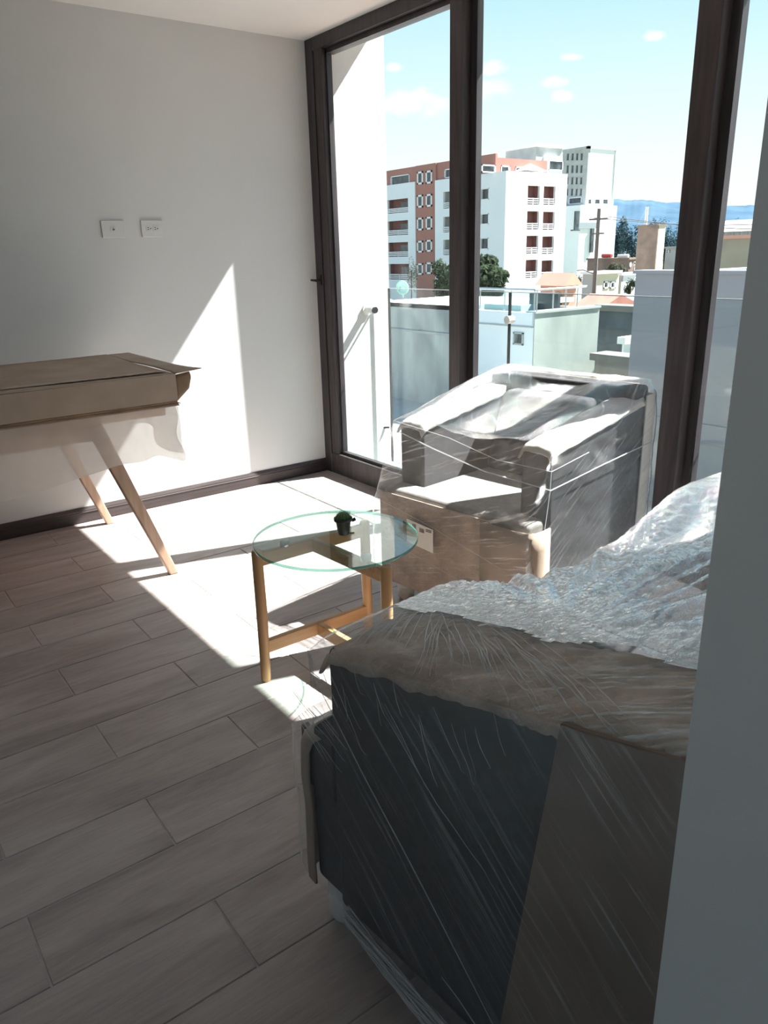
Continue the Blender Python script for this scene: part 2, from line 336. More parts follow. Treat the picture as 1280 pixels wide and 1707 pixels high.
def link(name, me, parent=None, world=False):
    o = bpy.data.objects.new(name, me); COL.objects.link(o)
    if parent is not None:
        o.parent = parent
        if world: o.matrix_parent_inverse = parent.matrix_basis.inverted()
    return o
def part(name, mb, mat, parent=None, world=False, bev=0, seg=2, weld=False):
    o = link(name, mb.mesh(name, mat), parent, world)
    if bev:
        m = o.modifiers.new('bevel', 'BEVEL'); m.width = bev; m.segments = seg; m.limit_method = 'ANGLE'
        for p in o.data.polygons: p.use_smooth = True
        w = o.modifiers.new('wn', 'WEIGHTED_NORMAL'); w.keep_sharp = True
    return o
def tag(o, label=None, cat=None, group=None, kind=None):
    for k, v in (('label', label), ('category', cat), ('group', group), ('kind', kind)):
        if v: o[k] = v
    return o
def thing(name, label, cat, loc=(0, 0, 0), rz=0, group=None, kind=None):
    o = bpy.data.objects.new(name, None); COL.objects.link(o); o.empty_display_size = .1
    o.matrix_basis = Matrix.Translation(Vector(loc)) @ Matrix.Rotation(rz, 4, 'Z')
    return tag(o, label, cat, group, kind)
def struct(name, mb, mat, label, cat=None, bev=0):
    o = part(name, mb, mat, None, bev=bev); return tag(o, label, cat, kind='structure')

# ------------------------------------------------------------------ the room
H = 2.5
XB, YR, XC, YC = -4.5, -5.4, -2.10, -3.885     # back, far side, near corner of the partition
def room():
    # floor slab with wood-look tiles laid in a half bond
    fl = struct('floor', MB().box((XB, YR, -.25), (.0, .0, -.0025)), 'grout', 'brown wood-look tiled floor with pale grout lines', 'floor')
    P, Lt, g = .2137, .687, .0045
    cache = {}
    y0 = -.497
    k = -3
    n = 0
    while True:
        ya = y0 - P*k; yb = ya - P                       # row from ya down to yb
        k += 1
        if ya <= YR+.05: break
        yt = min(ya - g/2, -.0155); ym = max(yb + g/2, YR+.002)
        if yt - ym < .02: continue
        off = -1.795 if (k-1) % 2 == 0 else -2.137
        i = -8
        while True:
            xa = off + Lt*i + g/2; xb = off + Lt*(i+1) - g/2; i += 1
            if xa > -.01: break
            if xb < XB+.03: continue
            xa = max(xa, XB+.002)
            if ya < YC-.01: xb = min(xb, XC-.015)
            xb = min(xb, -.002)
            if xb - xa < .02: continue
            w, h = round(xb-xa, 4), round(yt-ym, 4)
            if (w, h) not in cache:
                c = .0015; a, b = w/2, h/2
                mb = MB().add([(-a, -b, -.008), (a, -b, -.008), (a, b, -.008), (-a, b, -.008), (-a, -b, -c), (a, -b, -c), (a, b, -c), (-a, b, -c),
                               (-a+c, -b+c, 0), (a-c, -b+c, 0), (a-c, b-c, 0), (-a+c, b-c, 0)],
                              [(0, 1, 5, 4), (1, 2, 6, 5), (2, 3, 7, 6), (3, 0, 4, 7), (4, 5, 9, 8), (5, 6, 10, 9), (6, 7, 11, 10), (7, 4, 8, 11), (8, 9, 10, 11)])
                cache[(w, h)] = mb.mesh('tile', 'wood_look_tile')
            o = link('tile', cache[(w, h)], fl); o.location = ((xa+xb)/2, (yt+ym)/2, 0); n += 1
    print('tiles', n)
    struct('wall_left', MB().box((XB, 0, -.25), (.0, .18, 2.9)), 'wall_paint', 'plain off-white wall with two white socket plates', 'wall')
    struct('wall_right', MB().box((XC, YR, -.25), (.10, YC, 2.9)), 'wall_paint', 'shaded grey wall end in front of the wrapped sofa', 'wall')
    wy0, wy1, wz0, wz1 = -5.2, -3.6, .9, 2.2
    struct('wall_back', MB().box((XB-.18, YR, -.25), (XB, wy0, 2.9)).box((XB-.18, wy1, -.25), (XB, .18, 2.9)).box((XB-.18, wy0, -.25), (XB, wy1, wz0)).box((XB-.18, wy0, wz1), (XB, wy1, 2.9)), 'wall_paint', 'plain wall behind the viewer with an opening added for fill light', 'wall')
    w2 = thing('fill_window', 'dark framed window added unseen behind the viewer for fill light', 'window', (XB-.1, wy0, wz0), kind='structure')  # added, out of view: brings sky light onto the right wall end
    ww, wh = wy1-wy0, wz1-wz0
    part('frame', MB().box((-.03, 0, 0), (.03, ww, .05)).box((-.03, 0, wh-.05), (.03, ww, wh)).box((-.03, 0, .05), (.03, .05, wh-.05)).box((-.03, ww-.05, .05), (.03, ww, wh-.05)).box((-.03, ww/2-.025, .05), (.03, ww/2+.025, wh-.05)), 'dark_frame', w2)
    part('pane', MB().box((-.003, .05, .05), (.003, ww/2-.025, wh-.05)), 'pane_glass', w2)
    part('pane', MB().box((-.003, ww/2+.025, .05), (.003, ww-.05, wh-.05)), 'pane_glass', w2)
    struct('wall_far', MB().box((XB-.18, YR-.18, -.25), (.1, YR, 2.9)), 'wall_paint', 'plain wall closing the room side', 'wall')
    struct('ceiling', MB().box((XB, YR, H), (.0, 0, 2.88)), 'ceiling_paint', 'smooth white ceiling meeting the dark window head', 'ceiling')
    # balcony shell outside the window
    struct('wall_balcony', MB().box((.0, 0, -3.2), (.557, .22, 4.2)), 'stucco', 'sunlit white stucco side wall of the balcony', 'wall')
    struct('balcony_roof', MB().box((.0, -4.4, 2.59), (.466, 0, 2.88)), 'concrete_soffit', 'grey concrete balcony slab overhead', 'slab')
    struct('balcony_floor', MB().box((.0, -4.4, -.3), (.60, 0, -.03)), 'concrete_grey', 'narrow balcony floor slab outside the window', 'floor')
    bb = thing('baseboard_left', 'dark brown baseboard along the white wall', 'baseboard', (XB, 0, 0), kind='structure')
    part('board', MB().add([(0, 0, 0), (4.5, 0, 0), (4.5, 0, .084), (0, 0, .084), (0, -.013, 0), (4.5, -.013, 0), (4.5, -.013, .068), (0, -.013, .068), (0, -.007, .084), (4.5, -.007, .084)],
        [(4, 5, 6, 7), (7, 6, 9, 8), (8, 9, 2, 3), (1, 2, 9, 6, 5), (0, 4, 7, 8, 3), (0, 1, 5, 4)]), 'baseboard_dark', bb)
    part('bead', MB().tube([(0, -.013, .058), (4.5, -.013, .058)], .003, 6), 'baseboard_dark', bb)
    b2 = struct('baseboard_right', MB().box((XC-.013, YR, 0), (XC, YC, .084)), 'baseboard_dark', 'dark brown baseboard below the shaded wall end', 'baseboard')
room()

def window():
    w = thing('window_1', 'dark brown framed floor-to-ceiling balcony window with three glass panes', 'window', (0, 0, 0), kind='structure')
    D = 'dark_frame'
    part('jamb', MB().box((-.004, -.075, 0), (.085, 0, H)), D, w, bev=.004)
    st = part('door_stile', MB().box((.002, -.158, .02), (.075, -.079, 2.47)), 'frame_wood', w, bev=.005)
    part('glazing_bead', MB().box((.03, -.172, .14), (.055, -.158, 2.43)), D, st)
    part('head_rail', MB().box((-.004, -3.86, 2.435), (.085, -.075, 2.5)), D, w, bev=.004)
    part('head_stop', MB().box((.03, -3.86, 2.41), (.085, -.158, 2.435)), D, w)
    part('sill_rail', MB().box((-.004, -3.86, 0), (.085, -.075, .135)), 'frame_wood', w, bev=.005)
    part('sill_bead', MB().box((.028, -3.86, .135), (.06, -.158, .152)), D, w)
    for a, b, c in ((-1.228, -1.312, -1.352), (-2.464, -2.555, -2.592), (-3.70, -3.78, -3.82)):
        m = part('mullion', MB().box((-.004, a, .135), (.05, b, 2.435)), 'frame_wood', w, bev=.004)
        part('mullion_stop', MB().box((.05, a+.012, .135), (.085, c, 2.435)), D, m)
    for a, b in ((-.165, -1.222), (-1.345, -2.46), (-2.585, -3.70)):
        part('pane', MB().box((.044, b, .14), (.050, a, 2.425)), 'pane_glass', w)
    hd = part('handle', MB().box((-.012, -.066, 1.185), (-.004, -.036, 1.245)).tube([(-.004, -.05, 1.212), (-.04, -.05, 1.212)], .007).tube([(-.04, -.058, 1.212), (-.04, .0, 1.214)], [.008, .006]), 'black_metal', w)
window()

# glass balustrade of the balcony
def balustrade():
    b = thing('glass_balustrade', 'frameless clear glass balustrade at the balcony edge', 'balustrade', (.53, 0, -.03))
    t = 1.17
    cuts = [-.03, -1.31, -2.62, -3.86]
    # seam sits where two sheets meet behind the armchair
    ys = on_x(849, 540, .53).y
    cuts[1] = ys
    for i in range(3):
        part('glass_panel', MB().box((-.006, cuts[i+1]+.004, .0), (.006, cuts[i]-.004, t)), 'balustrade_glass', b)
        part('edge_trim', MB().box((-.007, cuts[i+1]+.004, t), (.007, cuts[i]-.004, t+.004)), 'steel', b)
    part('shadow_trim', MB().box((-.008, cuts[0]-.008, 0), (.008, cuts[0]-.002, t)), 'post_grey', b)  # added strip, makes the glass end cast a shadow line on the wall
    part('seam_strip', MB().box((-.008, ys-.004, .0), (.008, ys+.004, t)), 'slot_black', b)
    z = on_x(849, 533, .53).z + .03
    part('clamp_disc', MB().tube([(-.022, ys, z), (.022, ys, z)], .022, 20), 'white_metal', b)
    zz = on_x(634, 701, .47); 
    p = part('post', MB().tube([(zz.x-.53, zz.y, .0), (zz.x-.53, zz.y, zz.z+.03)], .016, 12), 'post_grey', b)
    part('clamp', MB().tube([(zz.x-.53, zz.y, zz.z-.02), (zz.x-.53+.05, zz.y-.035, zz.z-.02)], .007, 8), 'post_grey', p)
balustrade()
def pipe_stub():
    q = on_y(611, 516, 0)
    t = thing('wall_lamp', 'white tube lamp jutting from the sunlit balcony wall', 'lamp', (q.x, 0, q.z))
    part('backplate', MB().tube([(0, 0, 0), (0, -.012, 0)], .036, 20), 'white_metal', t)
    part('tube', MB().tube([(0, -.012, 0), (0, -.085, 0)], .024, 20), 'white_metal', t)
    part('end_cap', MB().tube([(0, -.085, 0), (0, -.10, 0)], .02, 20), 'black_metal', t)
pipe_stub()

# ------------------------------------------------------------------ socket plates
def plates():
    def plate(name, label, cx, cz):
        t = thing(name, label, 'socket', (cx, 0, cz), group='wall plates on the white wall')
        part('cover', MB().box((-.06, -.009, -.042), (.06, 0, .042)), 'plastic_white', t, bev=.003)
        return t
    a = plate('cable_socket', 'white wall plate with one round cable port', -1.215, 1.511)
    part('port', MB().box((-.017, -.0105, -.012), (.017, -.008, .012)), 'plastic_white', a)
    part('connector', MB().tube([(0, -.009, -.002), (0, -.016, -.002)], .0055, 12), 'steel', a)
    part('connector_hole', MB().tube([(0, -.0155, -.002), (0, -.0168, -.002)], .0035, 10), 'slot_black', a)
    b = plate('power_socket', 'white wall plate with two power outlets side by side', -1.008, 1.513)
    for s in (-1, 1):
        o = part('outlet', MB().box((s*.019-.016, -.0105, -.014), (s*.019+.016, -.008, .014)), 'plastic_white', b)
        part('slots', MB().box((s*.019-.009, -.0112, .003), (s*.019-.001, -.0104, .006)).box((s*.019-.009, -.0112, -.006), (s*.019-.001, -.0104, -.003)).tube([(s*.019+.008, -.0104, 0), (s*.019+.008, -.0112, 0)], .003, 8), 'slot_black', o)
plates()

# ------------------------------------------------------------------ dining table, box, foam sheet
def dining():
    t = thing('dining_table', 'beech dining table with splayed legs under a cardboard box', 'table', (-2.17, -.56, 0))
    part('tabletop', MB().box((-.80, -.46, .725), (.74, .46, .762)), 'beech_bar', t, bev=.006)
    for sx in (-1, 1):
        for sy in (-1, 1):
            bx, tx = sx*.69, sx*.435
            by = sy*.445
            w0, w1, d = .020, .034, .020
            part('leg', MB().hexa([(bx-w0, by-d, 0), (bx+w0, by-d, 0), (bx+w0, by+d, 0), (bx-w0, by+d, 0), (tx-w1, by-d, .725), (tx+w1, by-d, .725), (tx+w1, by+d, .725), (tx-w1, by+d, .725)]), 'table_oak', t, bev=.006)
    for sy in (-1, 1): part('apron', MB().box((-.42, sy*.43-.01, .66), (.42, sy*.43+.01, .725)), 'beech_bar', t)
    for sx in (-1, 1): part('apron', MB().box((sx*.44-.01, -.43, .66), (sx*.44+.01, .43, .725)), 'beech_bar', t)
dining()
def box():
    X0, X1, Y0, Y1, Z0, Z1 = -2.95, -1.385, -1.055, -.155, .7655, .905
    t = thing('cardboard_box', 'long flat cardboard box lying open-ended on the dining table', 'box', (X0, Y0, Z0))
    T = .006
    L_, W_, Hh = X1-X0, Y1-Y0, Z1-Z0
    part('bottom_panel', MB().box((0, 0, 0), (L_+.004, W_, T)), 'cardboard', t)
    for i, (dz, dx) in enumerate(((.007, .0), (.0145, -.004))):
        part('tray_edge', MB().box((0, -.003-.002*i, dz), (L_+dx, .008, dz+.006)), 'cardboard_edge', t)
    part('front_panel', MB().box((0, -.004, .021), (L_, .004, Hh-T)), 'cardboard', t, bev=.002)
    part('back_panel', MB().box((0, W_-.006, T), (L_, W_, Hh-T)), 'cardboard', t)
    part('end_panel', MB().box((0, 0, T), (T, W_, Hh-T)), 'cardboard_shaded', t)
    # lid with soft bow, then the flap that sticks out beyond the open end
    lid = MB(); nx, ny = 24, 10; vs = []; fs = []
    for i in range(nx+1):
        for j in range(ny+1):
            x = L_*i/nx; y = -.005 + (W_+.005)*j/ny
            z = Hh + .003*math.sin(3*x+2*y) - .004*math.exp(-((y-.45)/.25)**2) + .0015*noise.noise(Vector((x*7, y*7, 0)))
            vs.append((x, y, z))
    n0 = len(vs); vs += [(x, y, z-.005) for x, y, z in vs]
    for i in range(nx):
        for j in range(ny):
            a = i*(ny+1)+j; fs.append((a, a+ny+1, a+ny+2, a+1)); fs.append((n0+a, n0+a+1, n0+a+ny+2, n0+a+ny+1))
    for i in range(nx):
        a = i*(ny+1); fs.append((a, n0+a, n0+a+ny+1, a+ny+1)); a += ny; fs.append((a, a+ny+1, n0+a+ny+1, n0+a))
    lid.add(vs, fs, 0, True)
    part('lid', lid, 'cardboard', t)
    def flap(name, f, nu, nv, th, mat):
        vs = [f(i/nu, j/nv) for i in range(nu+1) for j in range(nv+1)]; vs = [Vector(v) for v in vs]; nn = len(vs); fs = []
        nrm = (vs[nv+1]-vs[0]).cross(vs[nv]-vs[0]).normalized()
        vs += [v - nrm*th for v in vs]
        q = lambda i, j: i*(nv+1)+j
        for i in range(nu):
            for j in range(nv):
                fs += [(q(i, j), q(i+1, j), q(i+1, j+1), q(i, j+1)), (nn+q(i, j), nn+q(i, j+1), nn+q(i+1, j+1), nn+q(i+1, j))]
        for i in range(nu): fs += [(q(i, 0), nn+q(i, 0), nn+q(i+1, 0), q(i+1, 0)), (q(i, nv), q(i+1, nv), nn+q(i+1, nv), nn+q(i, nv))]
        for j in range(nv): fs += [(q(0, j), q(0, j+1), nn+q(0, j+1), nn+q(0, j)), (q(nu, j), nn+q(nu, j), nn+q(nu, j+1), q(nu, j+1))]
        return part(name, MB().add(vs, fs, 0, True), mat, t)
    flap('lid_flap', lambda u, v: (L_ + .118*u - .02*u*v*(v < .02), W_*v - .005*(1-v), Hh + .004*math.sin(6*v) - .020*u*math.sin(math.pi*min(1, v*1.3))*(1-v) + .010*u*(1-v)), 6, 12, .004, 'cardboard')
    flap('side_flap', lambda u, v: (L_ + u*(.085*(1-.25*abs(v-.7))) , .0 + u*.035, .022 + (Hh-.03)*(v*(1-.35*u) + .37*u)), 5, 5, .004, 'cardboard_shaded')
    flap('base_flap', lambda u, v: (L_ + .02 + .03*u, .10 + .7*v, .004 - .012*u), 3, 6, .004, 'cardboard_shaded')
    part('tape', MB().box((.1, .05, Hh+.0035), (L_-.02, .10, Hh+.0042)), 'kraft_paper', t)
box()
def foam():
    Ys = -1.066
    t = thing('foam_sheet', 'thin white foam sheet hanging from under the cardboard box', 'sheet', (-1.4, Ys, .76))
    low = [(302, 768), (285, 764), (262, 760), (248, 762), (215, 770), (187, 777), (140, 795), (60, 822), (0, 836)]
    pts = [on_y(x, y, Ys) for x, y in low]
    pts.append(pts[-1] + Vector((-.45, 0, -.03)))
    xs = [p.x for p in pts]; zs = [p.z for p in pts]
    def lowz(x):
        for i in range(len(xs)-1):
            if xs[i] >= x >= xs[i+1]:
                k = (xs[i]-x)/(xs[i]-xs[i+1]); return zs[i]+(zs[i+1]-zs[i])*k
        return zs[-1] if x < xs[-1] else zs[0]
    mb = MB(); nu, nv = 110, 22; vs = []; fs = []
    xa, xb = xs[0], xs[-1]
    for i in range(nu+1):
        x = xa + (xb-xa)*i/nu
        for j in range(nv+1):
            v = j/nv; z = .768 + (lowz(x)-.768)*v
            fold = math.exp(-((x+1.52)/.16)**2)
            y = Ys + .010*v*math.sin(9*x) + (.022*fold*v)*math.sin(38*x+5*z) + .018*v*noise.noise(Vector((x*5, z*6, 1.3))) - .012*v
            xx = x + .012*fold*v*math.sin(14*z)
            if i == 0: xx += .01*math.sin(9*v)
            vs.append((xx, y, z))
    for i in range(nu):
        for j in range(nv):
            a = i*(nv+1)+j; fs.append((a, a+nv+1, a+nv+2, a+1))
    mb.add(vs, fs, 0, True)
    o = part('front_drop', mb, 'foam_sheet', t, world=True)
    # the sheet also hangs round the open end of the box
    mb = MB(); vs = []; fs = []
    for i in range(41):
        v0 = i/40; y = Ys + .86*v0
        for j in range(13):
            v = j/12; z = .764 - (.205 + .03*math.sin(9*v0) - .05*v0)*v
            vs.append((-1.392 + .02*v*math.sin(16*v0) + .012*v*noise.noise(Vector((y*8, z*7, 4))), y, z))
    for i in range(40):
        for j in range(12):
            a = i*13+j; fs.append((a, a+13, a+14, a+1))
    mb.add(vs, fs, 0, True)
    part('end_drop', mb, 'foam_sheet', t, world=True)
foam()

# ------------------------------------------------------------------ coffee table and cactus
def coffee():
    cx, cy = -1.36, -2.21
    t = thing('coffee_table', 'small round glass-top coffee table with beech legs', 'table', (cx, cy, 0))
    A, B, C_ = Vector((-.232, .108, 0)), Vector((.194, .112, 0)), Vector((.006, -.262, 0))
    M_ = Vector((-.02, .11, 0))
    for p in (A, B, C_):
        o = p.normalized()*.004
        part('leg', MB().tube([p+o+Vector((0, 0, 0)), p+o+Vector((0, 0, .01)), p+Vector((0, 0, .25)), p+Vector((0, 0, .468)), p+Vector((0, 0, .474))], [.015, .0165, .0185, .0175, .014], 18), 'beech', t)
    def bar(name, a, b, z0, z1, w=.011):
        d = (b-a).normalized(); n = Vector((-d.y, d.x, 0))*w
        q = lambda p, s, z: tuple(p+n*s+Vector((0, 0, z)))
        part(name, MB().hexa([q(a, -1, z0), q(b, -1, z0), q(b, 1, z0), q(a, 1, z0), q(a, -1, z1), q(b, -1, z1), q(b, 1, z1), q(a, 1, z1)]), 'beech_bar', t, bev=.003)
    for z0, z1, nm in ((.418, .464, 'top_rail'), (.105, .150, 'stretcher')):
        bar(nm, A, B, z0, z1); bar(nm, M_, C_, z0, z1)
    for p in (A*.52+M_*.48, B*.6+M_*.4, C_*.75+M_*.25):
        pd = part('glass_pad', MB().lathe([(.016, 0), (.017, .003), (.017, .0195), (.0, .0195)], (p.x, p.y, .464), 20), 'steel', t)
    R_ = .267
    mb = MB(); n = 96; z0, z1 = .484, .494
    ring = lambda r, z: [(r*math.cos(2*math.pi*k/n), r*math.sin(2*math.pi*k/n), z) for k in range(n)]
    mb.add(ring(R_-.001, z1), [tuple(range(n))], 0); mb.add(ring(R_-.001, z0), [tuple(range(n-1, -1, -1))], 0)
    vs = ring(R_-.001, z0)+ring(R_, z0+.001)+ring(R_, z1-.001)+ring(R_-.001, z1); fs = []
    for i in range(3):
        for k in range(n): fs.append((i*n+k, i*n+(k+1) % n, (i+1)*n+(k+1) % n, (i+1)*n+k))
    mb.add(vs, fs, 1, True)
    tag(part('glass_top', mb, ['table_glass', 'table_glass_edge'], t), 'round clear glass top with a green edge')
coffee()
def cactus():
    p = on_z(573, 890, .4945)
    t = thing('potted_cactus', 'tiny round cactus in a black plastic pot on the glass table', 'plant', (p.x, p.y, .4945))
    pot = part('pot', MB().lathe([(.0175, 0), (.0185, .002), (.0245, .046), (.0295, .046), (.0305, .050), (.0305, .0565), (.028, .0565), (.0265, .050), (.024, .047), (.0, .047)], n=28), 'pot_plastic', t)
    part('label_tab', MB().hexa([(.012, -.012, 0), (.030, -.018, 0), (.031, -.014, 0), (.013, -.008, 0), (.012, -.012, .004), (.030, -.018, .003), (.031, -.014, .003), (.013, -.008, .004)]), 'pot_plastic', pot)
    part('rim_notch', MB().tube([(.024, -.015, .045), (.034, -.021, .050)], .006, 8), 'pot_plastic', pot)
    part('soil', MB().lathe([(.0245, .046), (.022, .050), (.0, .0515)], n=20), 'soil', t)
    b = MB(); nr = 13; seg = 78; vs = []; fs = []; rows = 12
    for i in range(rows+1):
        ph = -.35 + (math.pi/2+.35)*i/rows
        for k in range(seg):
            th = 2*math.pi*k/seg; r = .0215*math.cos(ph)*(1+.10*math.cos(nr*th))
            vs.append((r*math.cos(th), r*math.sin(th), .057+.0185*math.sin(ph)))
    for i in range(rows):
        for k in range(seg): fs.append((i*seg+k, i*seg+(k+1) % seg, (i+1)*seg+(k+1) % seg, (i+1)*seg+k))
    b.add(vs, fs, 0, True); body = part('body', b, 'cactus_green', t)
    s = MB()
    for k in range(nr):
        for i in range(1, 7):
            ph = -.1 + 1.5*i/7; th = 2*math.pi*k/nr
            d = Vector((math.cos(ph)*math.cos(th), math.cos(ph)*math.sin(th), math.sin(ph)))
            q = Vector((d.x*.0235, d.y*.0235, .057+.0185*d.z))
            for e in range(3):
                dd = (d+Vector((random.uniform(-.6, .6), random.uniform(-.6, .6), random.uniform(-.6, .6)))).normalized()
                s.tube([q, q+dd*.0045], [.0003, .00012], 3, cap=False)
    so_ = part('spines', s, 'cactus_spine', body); so_['kind'] = 'stuff'
cactus()

# ------------------------------------------------------------------ wrapped armchair
def ridge(x): return 1-abs(((x*.5) % 2)-1)
def wrinkle(mb_v, fn): return [fn(Vector(v)) for v in mb_v]
def chair():
    W, hs, aa, ha, L_, hb = .715, .505, .11, .735, .76, .872
    t = thing('armchair', 'dark grey armchair wrapped in clear film in front of the window', 'armchair', (-.90, -1.84, 0), math.radians(6.8))
    # local frame: x from front to back, y = -b (b runs towards the photo's near side)
    def bx(a0, a1, b0, b1, z0, z1): return ((a0, -b1, z0), (a1, -b0, z1))
    part('base', MB().box(*bx(.02, .74, .015, W-.015, .105, .36)), 'charcoal_fabric', t, bev=.012)
    part('seat_cushion', MB().prism([(0, -W+.01), (.105, -W+.01), (.105, -W+.13), (.56, -W+.13), (.56, -.13), (.105, -.13), (.105, -.01), (0, -.01)], .345, .492), 'grey_fabric', t, bev=.022, seg=3)
    for b0, b1 in ((0, .125), (W-.125, W)):
        part('arm', MB().hexa([(aa, -b1, .15), (L_-.06, -b1, .15), (L_-.06, -b0, .15), (aa, -b0, .15), (aa, -b1, ha-.02), (L_-.06, -b1, ha+.07), (L_-.06, -b0, ha+.07), (aa, -b0, ha-.02)]), 'charcoal_fabric', t, bev=.012, seg=3)
    part('backrest', MB().hexa([(.60, -W+.002, .12), (.735, -W+.002, .12), (.735, -.002, .12), (.60, -.002, .12), (.665, -W+.01, hb-.01), (.755, -W+.01, hb-.01), (.755, -.01, hb-.01), (.665, -.01, hb-.01)]), 'charcoal_fabric', t, bev=.015, seg=3)
    part('back_cushion', MB().hexa([(.46, -W+.14, .49), (.60, -W+.14, .49), (.60, -.14, .49), (.46, -.14, .49), (.56, -W+.15, .81), (.67, -W+.15, .81), (.67, -.15, .81), (.56, -.15, .81)]), 'charcoal_fabric', t, bev=.03, seg=4)
    for a in (.07, .68):
        for b in (.06, W-.06):
            f = part('foot', MB().lathe([(.026, 0), (.034, .01), (.036, .10), (.034, .118)], (a, -b, 0), 16), 'foam_wrap', t)
    # kraft padding
    for b0, b1, nm in ((-.008, .132, 'arm_pad'), (W-.132, W+.008, 'arm_pad')):
        mb = MB(); nx, ny = 26, 10; vs = []; fs = []
        for i in range(nx+1):
            for j in range(ny+1):
                u = i/nx; v = j/ny; a = aa-.012+(L_-.04-aa)*u; b = b0+(b1-b0)*v
                z = ha-.006+.088*u + .010*math.sin(math.pi*v) + .006*noise.noise(Vector((a*22, b*22, 3)))
                drop = max(0, abs(v-.5)-.42)/.08; z -= .022*drop
                if u < .05: z -= .02*(1-u/.05)
                vs.append((a, -b, z))
        for i in range(nx):
            for j in range(ny):
                q = i*(ny+1)+j; fs.append((q, q+1, q+ny+2, q+ny+1))
        mb.add(vs, fs, 0, True); o = part(nm, mb, 'kraft_pale', t)
        m = o.modifiers.new('s', 'SOLIDIFY'); m.thickness = .008
    part('front_board', MB().box(*bx(-.014, -.006, .005, .56, .10, .475)), 'kraft_paper', t, bev=.003)
    cb = MB(); prof = [(-.020, .52), (-.021, .60), (-.020, .665), (-.012, .71), (.012, .733), (.05, .738), (.09, .738)]
    vs = []; fs = []
    for i, (a, b) in enumerate(prof):
        for k, z in enumerate((.10, .20, .30, .40, .468)): vs.append((a, -b-.002*math.sin(9*z+i), z))
    for i in range(len(prof)-1):
        for k in range(4): q = i*5+k; fs.append((q, q+5, q+6, q+1))
    cb.add(vs, fs, 0, True); o = part('corner_board', cb, 'cardboard', t); m = o.modifiers.new('s', 'SOLIDIFY'); m.thickness = .006
    part('edge_board', MB().box(*bx(.70, .768, W+.006, W+.012, .10, .83)).box(*bx(.762, .768, W-.05, W+.012, .10, .83)), 'kraft_pale', t, bev=.002)
    part('back_board', MB().box(*bx(.762, .770, .02, W-.06, .10, .86)), 'cardboard', t)
    # stretch film: taut skin over arms, back and seat front
    bm = bmesh.new()
    P = [(-.026, .0, .085), (-.026, -W, .085), (-.03, .028, .20), (-.03, -W-.012, .20), (-.028, .022, .40), (-.026, -W-.01, .40), (-.02, -.01, .497), (-.02, -W+.01, .497),
         (aa-.018, .014, ha), (aa-.018, -W-.014, ha), (aa-.018, -.06, ha+.016), (aa-.018, -W+.06, ha+.016), (L_+.005, .016, ha+.095), (L_+.005, -W-.018, ha+.095),
         (L_+.016, -.02, hb+.008), (L_+.016, -W+.02, hb+.008), (L_-.09, -.03, hb+.010), (L_-.09, -W+.03, hb+.010), (L_+.018, 0, .09), (L_+.018, -W-.018, .09)]
    vv = [bm.verts.new(p) for p in P]
    r = bmesh.ops.convex_hull(bm, input=vv)
    bmesh.ops.delete(bm, geom=[g for g in r['geom_interior'] if isinstance(g, bmesh.types.BMVert)], context='VERTS')
    bmesh.ops.delete(bm, geom=[f for f in bm.faces if f.normal.z < -.9], context='FACES_ONLY')
    for it in range(7):
        es = [e for e in bm.edges if e.calc_length() > .03]
        if not es: break
        bmesh.ops.subdivide_edges(bm, edges=es, cuts=1, use_grid_fill=False)
        bmesh.ops.triangulate(bm, faces=bm.faces[:])
    bm.normal_update()
    for v in bm.verts:
        p = v.co; n = v.normal
        d = .006*noise.noise(Vector((p.x*5, p.y*9+p.z*7, p.z*5))) + .003*noise.noise(Vector((p.x*10+p.z*14, p.y*30, p.z*24))) 
        # slack over the open seat
        k = max(0, 1-abs((p.y+W/2)/(W/2-.12))) if abs(p.y+W/2) < W/2-.12 else 0
        if .1 < p.x < .7 and p.z > .5: d -= .035*min(1, k*1.6)
        v.co = p + n*(d+.001)
    me = bpy.data.meshes.new('stretch_film'); bm.to_mesh(me); bm.free(); me.materials.append(MATS['film_chair'])
    for p in me.polygons: p.use_smooth = True
    tag(link('stretch_film', me, t), 'clear crinkled stretch film')
    s = MB()
    def strand(pts, r=.0016): s.tube(pts, r, 5)
    strand([(.085, .0, .70), (.09, -.2, .655), (.085, -.45, .615), (.088, -W-.016, .60), (.40, -W-.02, .625), (.74, -W-.02, .645)], .0022)
    strand([(.088, .004, .735), (.12, -.25, .70), (.09, -.5, .665), (.088, -W-.016, .665), (.30, -W-.02, .69)], .0012)
    strand([(.088, -W-.016, .72), (.084, -W-.016, .60), (.06, -W-.016, .45), (.03, -W-.014, .2)], .0010)
    strand([(-.034, .01, .45), (-.036, -.3, .40), (-.034, -.6, .33), (.0, -W-.012, .28)], .0010)
    strand([(-.034, .01, .30), (-.038, -.3, .25), (-.034, -.6, .20)], .0010)
    part('film_strands', s, 'film_strand', t)
    lb = part('shipping_label', MB().hexa([(-.041, -.315, .30), (-.039, -.315, .30), (-.039, -.180, .312), (-.041, -.180, .312), (-.041, -.315, .392), (-.039, -.315, .392), (-.039, -.180, .404), (-.041, -.180, .404)]), 'paper_white', t)
    ik = MB()
    for i in range(5): ik.box((-.0418, -.213-.004*i, .375), (-.0411, -.2115-.004*i, .393))
    for i in range(6): ik.box((-.0418, -.250-.0042*i, .368), (-.0411, -.248-.0042*i, .386-.003*(i % 2)))
    ik.box((-.0418, -.308, .378), (-.0411, -.280, .381)).box((-.0418, -.308, .384), (-.0411, -.280, .387))
    part('print', ik, 'ink', lb)
chair()

